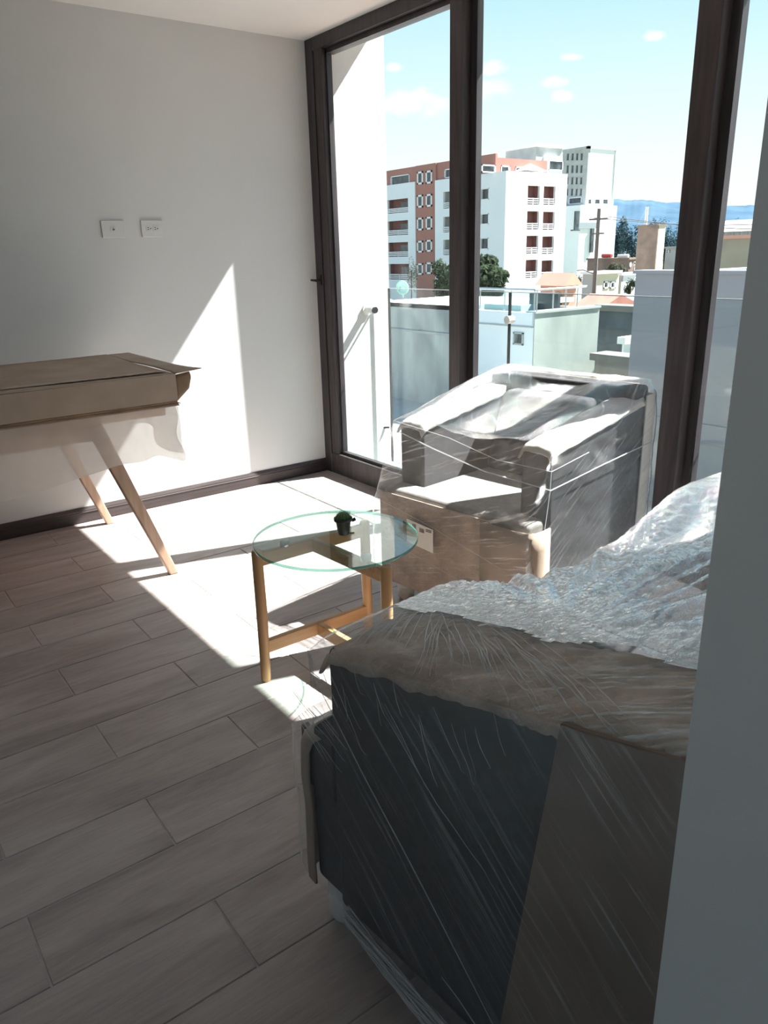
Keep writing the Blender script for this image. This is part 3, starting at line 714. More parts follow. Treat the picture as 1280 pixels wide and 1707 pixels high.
# ------------------------------------------------------------------ wrapped sofa
def sofa():
    LN = 1.56
    t = thing('sofa', 'dark grey sofa wrapped in crinkled clear film beside the wall end', 'sofa', (-1.98, -2.98, 0), math.radians(4))
    # local frame: x along the length, y = -b (b runs from the seat front to the back)
    def bx(a0, a1, b0, b1, z0, z1): return ((a0, -b1, z0), (a1, -b0, z1))
    armz = lambda b: .694 + .205*(b-.14)
    part('base', MB().box(*bx(.012, LN-.012, .045, .84, .105, .36)), 'charcoal_fabric', t, bev=.012)
    for k in range(2):
        a0 = .18 + .602*k; a1 = a0+.596
        f0 = .0 if k == 0 else a0; f1 = LN if k == 1 else a1
        part('seat_cushion', MB().prism([(f0+.005, -.13), (f0+.005, -.03), (f1-.005, -.03), (f1-.005, -.13), (a1, -.13), (a1, -.64), (a0, -.64), (a0, -.13)][::-1], .345, .475), 'charcoal_fabric', t, bev=.02, seg=3)
        part('back_cushion', MB().hexa([(a0+.01, -.66, .46), (a1-.01, -.66, .46), (a1-.01, -.50, .46), (a0+.01, -.50, .46), (a0+.09, -.74, .765), (a1-.09, -.74, .765), (a1-.09, -.62, .765), (a0+.09, -.62, .765)]), 'charcoal_fabric', t, bev=.03, seg=4)
    for a0, a1 in ((0, .165), (LN-.165, LN)):
        part('arm', MB().hexa([(a0, -.85, .105), (a1, -.85, .105), (a1, -.14, .105), (a0, -.14, .105), (a0, -.85, armz(.85)), (a1, -.85, armz(.85)), (a1, -.14, armz(.14)), (a0, -.14, armz(.14))]), 'charcoal_fabric', t, bev=.012, seg=3)
    part('backrest', MB().hexa([(.182, -.86, .12), (LN-.182, -.86, .12), (LN-.182, -.70, .12), (.182, -.70, .12), (.40, -.86, .86), (LN-.40, -.86, .86), (LN-.40, -.77, .86), (.40, -.77, .86)]), 'charcoal_fabric', t, bev=.015, seg=3)
    for a in (.055, LN-.055):
        for b in (.085, .79):
            part('foot', MB().lathe([(.030, 0), (.036, .008), (.038, .10), (.036, .115)], (a, -b, 0), 18), 'foam_wrap', t)
    # kraft paper over the arm tops
    for a0, a1 in ((-.012, .205), (LN-.205, LN+.012)):
        mb = MB(); nu, nv = 30, 90; vs = []; fs = []
        for j in range(nv+1):
            v = j/nv; b = .128 + (.86-.128)*v
            for i in range(nu+1):
                u = i/nu; a = a0+(a1-a0)*u
                z = armz(b) + .004 + .009*math.sin(min(1, u*1.15)*math.pi*.5) + .007*(1-2*abs(noise.noise(Vector((a*30-b*14, b*26+a*9, 4))))) + .006*noise.noise(Vector((a*18, b*14, 8))) + .004*noise.noise(Vector((a*40, b*30, 2)))
                e = max(0, abs(u-.5)-.38)/.12; z -= .030*e*e
                if v < .06: z -= .03*(1-v/.06)**1.5
                vs.append((a, -b, z))
        for j in range(nv):
            for i in range(nu): q = j*(nu+1)+i; fs.append((q, q+nu+1, q+nu+2, q+1))
        mb.add(vs, fs, 0, True); o = part('arm_paper', mb, 'kraft_paper', t); m = o.modifiers.new('s', 'SOLIDIFY'); m.thickness = .005
    # cardboard on the side near the back, and at the seat front corner
    part('side_board', MB().add([(-.008, -.655, armz(.655)), (-.008, -.865, armz(.865)), (-.008, -.865, .09), (-.008, -.56, .09), (-.014, -.655, armz(.655)), (-.014, -.865, armz(.865)), (-.014, -.865, .09), (-.014, -.56, .09)],
        [(0, 1, 2, 3), (7, 6, 5, 4), (0, 4, 5, 1), (1, 5, 6, 2), (2, 6, 7, 3), (3, 7, 4, 0)]), 'board_brown', t)
    cb = MB(); prof = [(.30, .024), (.12, .022), (.03, .022), (.004, .028), (-.012, .048), (-.014, .075)]
    vs = []; fs = []; zz = [.115, .16, .22, .30, .38, .44, .475, .50]
    for i, (a, b) in enumerate(prof):
        for z in zz:
            k = max(0, z-.44)/.06
            vs.append((a+.006*noise.noise(Vector((a*9, z*9, 1))), -b - .045*k*k + .004*noise.noise(Vector((z*12, a*8, 5))), z - .006*k))
    n = len(zz)
    for i in range(len(prof)-1):
        for k in range(n-1): q = i*n+k; fs.append((q, q+n, q+n+1, q+1))
    cb.add(vs, fs, 0, True); o = part('corner_board', cb, 'cardboard', t); m = o.modifiers.new('s', 'SOLIDIFY'); m.thickness = .005
    part('front_board', MB().box(*bx(.28, LN-.02, .018, .024, .11, .47)), 'cardboard', t)
    # top film: tent from the arms up to the back, with fans of folds running from the pinch on the near arm
    def zf(a):
        k = min(1, max(0, (a-.17)/(LN-.34)))
        return .735 - .125*math.sin(math.pi*k**1.1)
    def ztop(a, b):
        tt = min(1, max(0, (b-.11)/.62)); crest = .93
        tent = zf(a) + (crest-zf(a))*tt**1.25
        ua = min(max(0, (a+.018)/.20), max(0, (LN+.018-a)/.20)); arm = armz(b)+.016+.009*math.sin(min(1, ua*1.15)*math.pi*.5)
        e = min(max(0, (a-.15)/.42), max(0, (LN-.15-a)/.30)); e = min(1, e); e = e*e*(3-2*e)
        z = arm*(1-e) + tent*e
        pa, pb = .20, .50                                    # the pinch
        an = math.atan2(b-pb, a-pa); rr = math.hypot(a-pa, b-pb)
        f = e*min(1, rr/.25)
        wv = Vector((math.cos(an)*6, math.sin(an)*6, rr*1.3))
        z += f*(.024*(1-abs(noise.noise(wv*.9))*2.2) + .015*(1-abs(noise.noise(wv*2.3))*2.2)) - .014*f
        z += (.0035*(1-2.2*abs(noise.noise(Vector((a*22+b*9, b*22-a*9, 3))))) + .0025*(1-2.2*abs(noise.noise(Vector((a*55, b*55, 6))))))*(.25+.9*e)
        return z
    mb = MB(); nu, nv = 210, 110; vs = []; fs = []; mi = []
    for i in range(nu+1):
        a = -.018 + (LN+.036)*i/nu
        for j in range(nv+1):
            v = j/nv; b = .098 + (.875-.098)*v
            z = ztop(a, b)
            if v < .04: z -= .02*(1-v/.04)
            if i < 4: z -= .010*(4-i)/4
            vs.append((a, -b, z))
    for i in range(nu):
        for j in range(nv):
            q = i*(nv+1)+j; fs.append((q, q+1, q+nv+2, q+nv+1))
            am = vs[q][0] + .035*noise.noise(Vector((-vs[q][1]*9, 0, 5))); mi.append(1 if am < .165 or am > LN-.165 else 0)
    mb.add(vs, fs, 0, True); mb.mi = mi
    top = tag(part('top_film', mb, ['film_sofa', 'film_arm'], t), 'crinkled film reflecting the sky')
    # side film on the near end and round the seat front
    mb = MB(); path = [(-.020, .872), (-.022, .62), (-.020, .40), (-.021, .20), (-.020, .095), (-.020, .06), (-.008, .02), (.04, .005), (.4, .004), (.9, .004), (LN, .006)]
    fine = []
    for i in range(len(path)-1):
        m_ = max(2, int(12*math.hypot(path[i+1][0]-path[i][0], path[i+1][1]-path[i][1])/.25))
        for k in range(m_): fine.append(tuple(path[i][c]+(path[i+1][c]-path[i][c])*k/m_ for c in (0, 1)))
    fine.append(path[-1]); vs = []; fs = []; nz_ = 34
    for i, (a, b) in enumerate(fine):
        zt = ztop(max(a, -.018), max(b, .098)) - .012
        for k in range(nz_+1):
            v = k/nz_; zh = .14 if b < .19 else .085; z = zh + (zt-zh)*v
            lean = min(1, max(0, (z-.485)/.05)) if b < .11 else 0; lean = lean*lean*(3-2*lean)
            bb = b + lean*(.118-b) if b < .118 else b
            o_ = .004*noise.noise(Vector((a*6, b*16+z*9, z*8))) - .003
            zz_ = z + (.02*noise.noise(Vector((a*8, b*8, 9))) if k == 0 else 0)
            vs.append((a+(o_ if a < 0 else 0), -bb-(o_ if a >= 0 else 0), zz_))
    for i in range(len(fine)-1):
        for k in range(nz_): q = i*(nz_+1)+k; fs.append((q, q+1, q+nz_+2, q+nz_+1))
    mb.add(vs, fs, 0, True); part('side_film', mb, 'film_side', t)
    # loose bunched film along the bottom edge and taut creases on the side
    st = MB(); rnd = random.Random(3)
    for i in range(26):
        o1, o2 = rnd.uniform(-.012, .018), rnd.uniform(-.05, .03)
        pts = []
        for k in range(9):
            v = k/8; b = .20 + .50*v
            z = .135 - .035*v + o1*(1-v) + (o2*v) + .012*math.sin(6*v+i) - .05*v*(1-v)
            pts.append((-.030 - .012*v - .006*math.sin(i*1.7+v*5), -b, max(.012, z)))
        st.tube(pts, rnd.choice((.0009, .0013, .002)), 5)
    part('bunched_film', st, 'film_strand', t)
    fb = MB(); vs = []; fs = []
    for k in range(31):
        v = k/30; b = .21 + .49*v; w = .010 + .034*v
        for j in range(7):
            u = j/6-.5; vs.append((-.028 - .012*v + .004*math.sin(9*u+12*v), -b, max(.008, .125-.03*v + u*2*w + .004*noise.noise(Vector((v*22, u*9, 2))))))
    for k in range(30):
        for j in range(6): q = k*7+j; fs.append((q, q+7, q+8, q+1))
    fb.add(vs, fs, 0, True); part('film_ribbon', fb, 'film_side', t)
    cr = MB()
    def crease(pts, r, wob=.004):
        out = []
        for i in range(len(pts)-1):
            for k in range(8):
                p = Vector(pts[i]).lerp(Vector(pts[i+1]), k/8); q = noise.noise_vector(p*14)*wob; out.append((p.x-abs(q.x)*.3, p.y+q.y, p.z+q.z))
        out.append(pts[-1]); m_ = len(out)
        cr.tube(out, [max(.0002, r*math.sin(math.pi*(i+.5)/m_)**.5) for i in range(m_)], 5)
    crease([(-.028, -.12, .66), (-.029, -.28, .50), (-.029, -.42, .37), (-.029, -.60, .19)], .0011, .001)
    crease([(-.028, -.33, .66), (-.029, -.45, .56), (-.029, -.55, .50)], .0006)
    crease([(-.028, -.46, .215), (-.029, -.56, .17), (-.029, -.66, .11)], .0010)
    rc = random.Random(11)
    for i in range(16):
        b_ = rc.uniform(.16, .78); l_ = rc.uniform(.04, .11); sl_ = rc.uniform(.15, .9)
        z_ = armz(b_) - rc.uniform(.0, .06)
        crease([(-.027, -b_, z_), (-.029, -b_-l_*sl_*.5, z_-l_*.5), (-.029, -b_-l_*sl_, z_-l_)], rc.uniform(.0003, .0007), .012)
    for i in range(14):
        b_ = rc.uniform(.02, .12); z_ = rc.uniform(.46, .58)
        crease([(-.020, -b_-.02, z_), (-.026, -b_-.06, z_-.005), (-.028, -b_-.11, z_-.015-.02*rc.random())], rc.uniform(.0004, .0008), .008)
    for i in range(60):
        b1 = rc.uniform(.16, .80); b0 = .135 + rc.uniform(0, .10) + .45*max(0, b1-.3); k1 = rc.uniform(.7, 1.0)
        p0 = Vector((.17, -b0, armz(b0)+.034)); p1 = Vector((-.022, -b1, armz(b1)+.012))
        q0 = p0.lerp(p1, rc.uniform(0, .35)); q1 = p0.lerp(p1, k1); qm = q0.lerp(q1, .5)+Vector((0, 0, .006))
        crease([q0, qm, q1], rc.uniform(.0003, .0007), .006)
    part('film_creases', cr, 'film_strand', t)
sofa()

# ------------------------------------------------------------------ outdoors
GZ = -11.0
tag(part('ground', MB().box((1.5, -500, GZ-1), (900, 900, GZ)), 'street_ground'), 'town ground far below the window', 'ground', kind='structure')

def rect_x(px, X):   # photo rectangle on a facade plane x = X -> (y0, y1, z0, z1)
    x0, x1, y0, y1 = px; ym = (y0+y1)/2; xm = (x0+x1)/2
    a, b = on_x(x0, ym, X).y, on_x(x1, ym, X).y
    return min(a, b), max(a, b), on_x(xm, y1, X).z, on_x(xm, y0, X).z
def rect_y(px, Y):
    x0, x1, y0, y1 = px; ym = (y0+y1)/2; xm = (x0+x1)/2
    return on_y(x0, ym, Y).x, on_y(x1, ym, Y).x, on_y(xm, y1, Y).z, on_y(xm, y0, Y).z

def facade(parent, name, axis, pos, u0, u1, z0, z1, holes, mat, t=.35):
    us = sorted({u0, u1, *[h[0] for h in holes], *[h[1] for h in holes]}); zs = sorted({z0, z1, *[h[2] for h in holes], *[h[3] for h in holes]})
    us = [u for u in us if u0 <= u <= u1]; zs = [z for z in zs if z0 <= z <= z1]
    mb = MB()
    for i in range(len(us)-1):
        for k in range(len(zs)-1):
            um, zm = (us[i]+us[i+1])/2, (zs[k]+zs[k+1])/2
            if any(h[0] < um < h[1] and h[2] < zm < h[3] for h in holes): continue
            if axis == 'x': mb.box((pos, us[i], zs[k]), (pos+t, us[i+1], zs[k+1]))
            else: mb.box((us[i], pos, zs[k]), (us[i+1], pos+t, zs[k+1]))
    return part(name, mb, mat, parent, world=True)
def abox(axis, pos, d0, d1, u0, u1, z0, z1):
    return ((pos+d0, u0, z0), (pos+d1, u1, z1)) if axis == 'x' else ((u0, pos+d0, z0), (u1, pos+d1, z1))
def win(parent, axis, pos, h, frame='rail_white', fw=.12, inset=.12, pane='window_dark'):
    u0, u1, z0, z1 = h
    f = MB().box(*abox(axis, pos, -.04, inset, u0, u0+fw, z0, z1)).box(*abox(axis, pos, -.04, inset, u1-fw, u1, z0, z1)).box(*abox(axis, pos, -.04, inset, u0, u1, z0, z0+fw)).box(*abox(axis, pos, -.04, inset, u0, u1, z1-fw, z1))
    o = part('window', f, frame, parent, world=True)
    p = link('pane', MB().box(*abox(axis, pos, inset, inset+.06, u0+fw*.5, u1-fw*.5, z0+fw*.5, z1-fw*.5)).mesh('pane', pane), o, False)
    p.matrix_parent_inverse = (o.matrix_parent_inverse.inverted()).inverted() if False else Matrix.Identity(4)
    return o
def balcony(parent, axis, pos, h, back='render_brown', rail=.36, glass_u=(.12, .55)):
    u0, u1, z0, z1 = h
    r = part('balcony_recess', MB().box(*abox(axis, pos, 1.1, 1.2, u0-.3, u1+.3, z0-.3, z1+.3)).box(*abox(axis, pos, .35, 1.2, u0-.25, u0, z0-.3, z1+.3)).box(*abox(axis, pos, .35, 1.2, u1, u1+.25, z0-.3, z1+.3)).box(*abox(axis, pos, .3, 1.2, u0-.3, u1+.3, z0-.25, z0)).box(*abox(axis, pos, .35, 1.2, u0-.3, u1+.3, z1, z1+.25)), back, parent, world=True)
    gl = link('pane', MB().box(*abox(axis, pos, 1.0, 1.1, u0+(u1-u0)*glass_u[0], u0+(u1-u0)*glass_u[1], z0, z0+(z1-z0)*.8)).mesh('pane', 'window_dark'), r)
    mb = MB(); hh = (z1-z0)*rail
    for k in range(3):
        z = z0 + hh*(.25+.32*k); mb.box(*abox(axis, pos, .05, .12, u0, u1, z-.07, z+.07))
    for k in range(3):
        u = u0 + (u1-u0)*k/2; mb.box(*abox(axis, pos, .05, .12, max(u0, u-.05), min(u1, u+.05), z0, z0+hh))
    rl = link('railing', mb.mesh('railing', 'rail_white'), r)
    return r

def apartment():
    c = CAM + ray(841, 400)*100
    X, Y = c.x, c.y
    b = thing('apartment_building', 'white and brick-orange apartment block with small barred balconies', 'building', (X, Y, GZ))
    zt = on_x(841, 285, X).z                     # top of the white volumes
    zo = on_x(720, 272, X).z                     # top of the orange parapet
    ya, yb = on_x(725, 380, X).y, on_x(692, 380, X).y
    yl = on_x(560, 380, X).y
    # white corner volume, shaded side
    wl = [rect_x((801, 815, 314, 333), X), rect_x((800.5, 814.5, 356, 374), X), rect_x((800, 814, 396.5, 415.5), X)]
    rows = ((319, 347), (361, 387), (399.5, 425))
    bl = [rect_x((738.5, 758, a, d), X) for a, d in rows]
    facade(b, 'wall', 'x', X, Y, ya, GZ, zt, wl+bl, 'render_white')
    for h in wl: win(b, 'x', X, h, fw=.1, inset=.3)
    for h in bl: balcony(b, 'x', X, h, back='concrete_grey')
    for a, d in ((317, 322), (359, 364), (400, 405)):
        h = rect_x((794, 797.5, a, d), X); part('vent', MB().box(*abox('x', X, -.2, .1, *h)), 'window_dark', b, world=True)
    # orange stair strip with pairs of framed windows
    Xo = X+.15
    facade(b, 'wall', 'x', Xo, ya, yb, GZ, zo, [], 'render_orange')
    for x0, x1 in ((696, 705.5), (710.5, 720.5)):
        for k, (y0, y1) in enumerate(((286, 307.5), (325, 346), (363, 384), (401.5, 421), (439, 458))):
            y0 -= (1.5 if x0 > 700 else 0); y1 -= (1.5 if x0 > 700 else 0)
            h = rect_x((x0, x1, y0, y1), Xo)
            win(b, 'x', Xo-.08, h, fw=.24, inset=.06)
    # white volume on the far side of the strip
    zl = on_x(668, 306, X).z
    bl = [rect_x((646, 680, a, d), X) for a, d in ((332, 355), (368, 392), (404, 428))] + [rect_x((648, 682, 440, 466), X)]
    facade(b, 'wall', 'x', X, yb, yl, GZ, zl, bl, 'render_white')
    for h in bl: balcony(b, 'x', X, h, glass_u=(.05, .6))
    # orange top floor
    h = rect_x((648, 679, 292, 308), X)
    facade(b, 'wall', 'x', X+.4, yb, yl, zl-.2, zo, [h], 'render_orange')
    win(b, 'x', X+.4, h, fw=.12, inset=.2)
    h2 = rect_x((741, 760, 281, 296), X+.4)
    h3 = rect_x((802, 822, 274.5, 287), X+1)
    facade(b, 'wall', 'x', X+.4, Y+2.4, ya, zt-.3, zo, [h2], 'render_orange')
    win(b, 'x', X+.4, h2, fw=.12, inset=.2)
    # core behind, roof slabs
    Y2 = Y+2.4
    xr = on_y(946, 293, Y).x
    part('core', MB().box((X+1.3, Y+1.3, GZ), (xr-.1, yl, zt-.5)), 'render_white', b, world=True)
    zb = on_y(850, 264, Y2).z
    hs_ = [rect_y((803, 826, 274.5, 288), Y2), rect_y((835, 850, 276, 289), Y2), rect_y((859, 872, 278, 290), Y2)]
    x1_ = on_y(912, 272, Y2).x
    facade(b, 'wall', 'y', Y2, X+.75, x1_, zt-.3, zb, hs_, 'render_orange')
    for h in hs_: win(b, 'y', Y2, h, fw=.15, inset=.2)
    part('roof', MB().box((X+.8, Y2+.35, zb-1.2), (x1_, yl, zb-.4)), 'concrete_grey', b, world=True)
    # sunlit side with two columns of balconies
    hs_ = []
    for (xa, xb_) in ((879.5, 899.5), (906, 925.5)):
        for k, (y0, y1) in enumerate(((309.5, 341), (352, 382.5), (393, 422.5), (433, 463))):
            s = -1.2*k
            hs_.append(rect_y((xa+s, xb_+s, y0 + (1 if xa > 900 else 0), y1 + (.5 if xa > 900 else 0)), Y))
    facade(b, 'wall', 'y', Y, X+.35, xr, GZ, zt, hs_, 'render_white')
    for h in hs_: balcony(b, 'y', Y, h, glass_u=(.1, .42))
    # roof-top stair block and shade
    sx0, sx1 = on_y(893, 270, Y+6).x, on_y(936, 270, Y+6).x
    zz = on_y(915, 246, Y+6).z
    part('stair_block', MB().box((sx0, Y+6, zt-.5), (sx1, Y+12, zz)), 'concrete_grey', b, world=True)
    part('stair_block_cap', MB().box((sx0-.3, Y+5.7, zz), (sx1+.3, Y+12.3, zz+.35)), 'render_white', b, world=True)
    h = (on_y(914, 278, Y+5).x, on_y(937, 278, Y+5).x, on_y(925, 284, Y+5).z, on_y(925, 268, Y+5).z)
    part('roof_room', MB().box((h[0], Y+5, zt-.5), (h[1], Y+6, h[3]+.6)), 'render_white', b, world=True)
    win(b, 'y', Y+5-.1, h, fw=.1, inset=.05)
    ax = on_y(888, 280, Y+1.5); 
    part('roof_canopy', MB().add([(ax.x-2.4, Y+.6, zt+.3), (ax.x+2.0, Y+.6, zt+.3), (ax.x+2.0, Y+3.4, zt+.3), (ax.x-2.4, Y+3.4, zt+.3), (ax.x, Y+2, zt+1.3)], [(0, 1, 4), (1, 2, 4), (2, 3, 4), (3, 0, 4), (3, 2, 1, 0)]), 'render_white', b, world=True)
apartment()

def tower():
    c = CAM + ray(978, 300)*170; X, Y = c.x, c.y
    b = thing('office_tower', 'plain white tower block with a blank sunlit side behind the apartments', 'building', (X, Y, GZ))
    zt = on_x(978, 248, X).z; yl = on_x(936, 300, X).y; xr = on_y(1022, 300, Y).x
    zmid = on_y(1000, 342, Y).z
    hs_ = []
    for k, (y0, y1) in enumerate(((255, 268), (275, 289), (295, 308), (314, 327))):
        for x0 in (944, 952, 959.5, 967):
            hs_.append(rect_x((x0-.4*k, x0+4.6-.4*k, y0, y1), X))
    hb = rect_x((947, 969, 329, 340), X)
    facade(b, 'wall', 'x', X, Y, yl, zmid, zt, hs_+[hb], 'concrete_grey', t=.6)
    for h in hs_: win(b, 'x', X, h, frame='concrete_grey', fw=.1, inset=.4)
    win(b, 'x', X, hb, fw=.15, inset=.4)
    hy = [rect_y((a, d, 331, 341), Y) for a, d in ((980, 988), (991, 1002), (1004.5, 1015.5))]
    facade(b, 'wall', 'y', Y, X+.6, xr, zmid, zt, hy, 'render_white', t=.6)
    for h in hy: win(b, 'y', Y, h, fw=.15, inset=.4)
    part('parapet', MB().box((X-.2, Y-.2, zt), (xr+.2, Y+.5, zt+.5)).box((X-.2, Y-.2, zt), (X+.5, yl, zt+.5)), 'concrete_grey', b, world=True)
    part('corner_band', MB().box((xr, Y-.15, zmid), (xr+.5, Y+1, zt)), 'concrete_grey', b, world=True)
    part('podium', MB().box((X-4, Y-2, GZ), (xr-.5, yl+6, zmid-.2)), 'render_white', b, world=True)
    Ys = Y-2.1
    h = rect_y((956.5, 963, 352, 384), Ys); part('sign_bar', MB().box((h[0], Ys-.4, h[2]), (h[1], Ys, h[3])), 'window_dark', b, world=True)
    h = rect_y((983, 987.5, 381, 421), Ys); part('sign_bar', MB().box((h[0], Ys-.4, h[2]), (h[1], Ys, h[3])), 'window_dark', b, world=True)
    h = rect_y((951, 963, 383, 385), Ys); part('ledge', MB().box((h[0], Ys-.6, h[2]), (h[1], Ys, h[3])), 'window_dark', b, world=True)
    h = rect_y((964, 993, 371, 381), Ys); part('faded_panel', MB().box((h[0], Ys-.15, h[2]), (h[1], Ys, h[3])), 'wall_bluegrey', b, world=True)
tower()

# hills beyond the town
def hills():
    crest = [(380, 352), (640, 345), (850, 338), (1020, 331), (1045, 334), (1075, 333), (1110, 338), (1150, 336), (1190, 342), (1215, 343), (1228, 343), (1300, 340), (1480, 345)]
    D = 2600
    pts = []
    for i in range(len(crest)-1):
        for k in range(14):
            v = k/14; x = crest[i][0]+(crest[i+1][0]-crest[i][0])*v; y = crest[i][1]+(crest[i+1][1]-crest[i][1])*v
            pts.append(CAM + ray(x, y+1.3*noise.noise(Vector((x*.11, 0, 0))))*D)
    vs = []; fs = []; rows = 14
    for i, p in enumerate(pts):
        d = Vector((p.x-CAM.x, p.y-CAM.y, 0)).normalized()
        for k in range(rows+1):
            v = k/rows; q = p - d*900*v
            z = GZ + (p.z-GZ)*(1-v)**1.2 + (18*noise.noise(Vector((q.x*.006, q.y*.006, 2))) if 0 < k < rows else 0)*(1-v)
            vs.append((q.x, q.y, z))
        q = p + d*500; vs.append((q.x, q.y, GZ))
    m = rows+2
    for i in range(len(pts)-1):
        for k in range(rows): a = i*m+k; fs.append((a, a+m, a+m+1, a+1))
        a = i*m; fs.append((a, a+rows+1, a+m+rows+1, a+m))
    tag(part('hills', MB().add(vs, fs, 0, True), 'hazed_forest'), 'long forested ridge on the horizon with blue haze in its colour', 'hill', kind='structure')
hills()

def tree(name, label, base, h, rx, rz, nleaf, ls, mat, seed, group=None, trunk=.35, clumps=16, cat='tree'):
    rnd = random.Random(seed)
    t = thing(name, label, cat, base, group=group)
    part('trunk', MB().tube([(0, 0, 0), (.1*rx*rnd.uniform(-1, 1), .1*rx*rnd.uniform(-1, 1), h*.45), (0, 0, h-rz*.7)], [trunk, trunk*.7, trunk*.3], 7), 'bark', t)
    cs = []
    for k in range(clumps):
        while True:
            p = Vector((rnd.uniform(-1, 1), rnd.uniform(-1, 1), rnd.uniform(-1, 1)))
            if p.length < 1: break
        cs.append((Vector((p.x*rx*.72, p.y*rx*.72, h-rz+p.z*rz*.72)), rnd.uniform(.28, .5)))
    mb = MB(); vs = []; fs = []
    for k in range(nleaf):
        c, s = cs[rnd.randrange(clumps)]
        d = Vector((rnd.gauss(0, 1), rnd.gauss(0, 1), rnd.gauss(0, 1))).normalized()
        p = c + Vector((d.x*rx*s, d.y*rx*s, d.z*rz*s))*rnd.uniform(.7, 1.05)
        n = (d + Vector((rnd.uniform(-.8, .8), rnd.uniform(-.8, .8), rnd.uniform(-.3, .9)))).normalized()
        u = n.orthogonal().normalized(); w = n.cross(u); a = rnd.uniform(0, 6.28)
        u, w = u*math.cos(a)+w*math.sin(a), w*math.cos(a)-u*math.sin(a)
        l = ls*rnd.uniform(.6, 1.3); o = len(vs)
        vs += [p-u*l, p-w*l*.5+n*l*.1, p+u*l, p+w*l*.5+n*l*.1]; fs.append((o, o+1, o+2, o+3))
    mb.add(vs, fs, 0, False); part('foliage', mb, mat, t)
    return t
def trees():
    def by(px, py, dist): return CAM + ray(px, py)*dist
    def put(name, label, px, top, bot, half, dist, mat, seed, n=2600, group=None, trunk=.3):
        c = by(px, (top+bot)/2, dist); zt_ = by(px, top, dist).z; zb_ = by(px, bot, dist).z
        rx = half*dist/FPX; rz = (zt_-zb_)/2
        tree(name, label, (c.x, c.y, GZ), zt_-GZ, rx, rz, n, max(.05, rx*.085), mat, seed, group, trunk)
    put('broadleaf_tree', 'bushy green tree covering the corner of the apartment block', 795, 418, 505, 58, 78, 'leaf_green', 1, 6500)
    put('broadleaf_tree', 'rounded green tree at the foot of the orange stair strip', 735, 432, 500, 30, 90, 'leaf_green', 2, 3500)
    put('slender_tree', 'thin sparse tree in front of the lowest white balconies', 686, 426, 495, 14, 70, 'leaf_dusty', 3, 900, trunk=.15)
    put('garden_tree', 'dry brownish garden tree beside the grey gable house', 958, 450, 482, 14, 62, 'leaf_dusty', 4, 1400)
    put('garden_tree', 'dusty tree hanging over the cream house roof', 1022, 436, 462, 20, 72, 'leaf_dusty', 5, 1600)
    put('garden_tree', 'dark green shrub climbing beside the white columns', 1050, 462, 492, 13, 50, 'leaf_green', 6, 1500)
    put('courtyard_tree', 'small green tree in the yard below the red roof', 1018, 562, 596, 11, 26, 'leaf_green', 7, 1500, trunk=.08)
    put('terrace_plant', 'tall potted shrub on the white neighbouring terrace', 930, 484, 512, 12, 30, 'leaf_green', 8, 900, trunk=.05)
    far = [(1003, 405, 455, 18, 200, 'leafy dark tree at the foot of the white tower'), (1030, 350, 455, 19, 235, 'tall blue-green tree rising just past the white tower edge'),
           (1052, 356, 455, 17, 225, 'rounded blue-green tree between white tower and antenna mast'), (1088, 360, 455, 16, 236, 'blue-green tree seen just behind the antenna mast'),
           (1110, 349, 455, 15, 225, 'tallest pointed blue-green tree beyond the brown tower'), (1136, 352, 455, 15, 240, 'blue-green tree half cut by the window mullion'),
           (1190, 364, 455, 15, 300, 'dark tree showing above the corrugated hall roof'), (1222, 362, 455, 15, 290, 'dark tree above the hall roof next to the wall end')]
    for i, (px, top, bot, half, dist, lb) in enumerate(far):
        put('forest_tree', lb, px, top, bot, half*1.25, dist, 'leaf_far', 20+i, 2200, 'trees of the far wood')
trees()

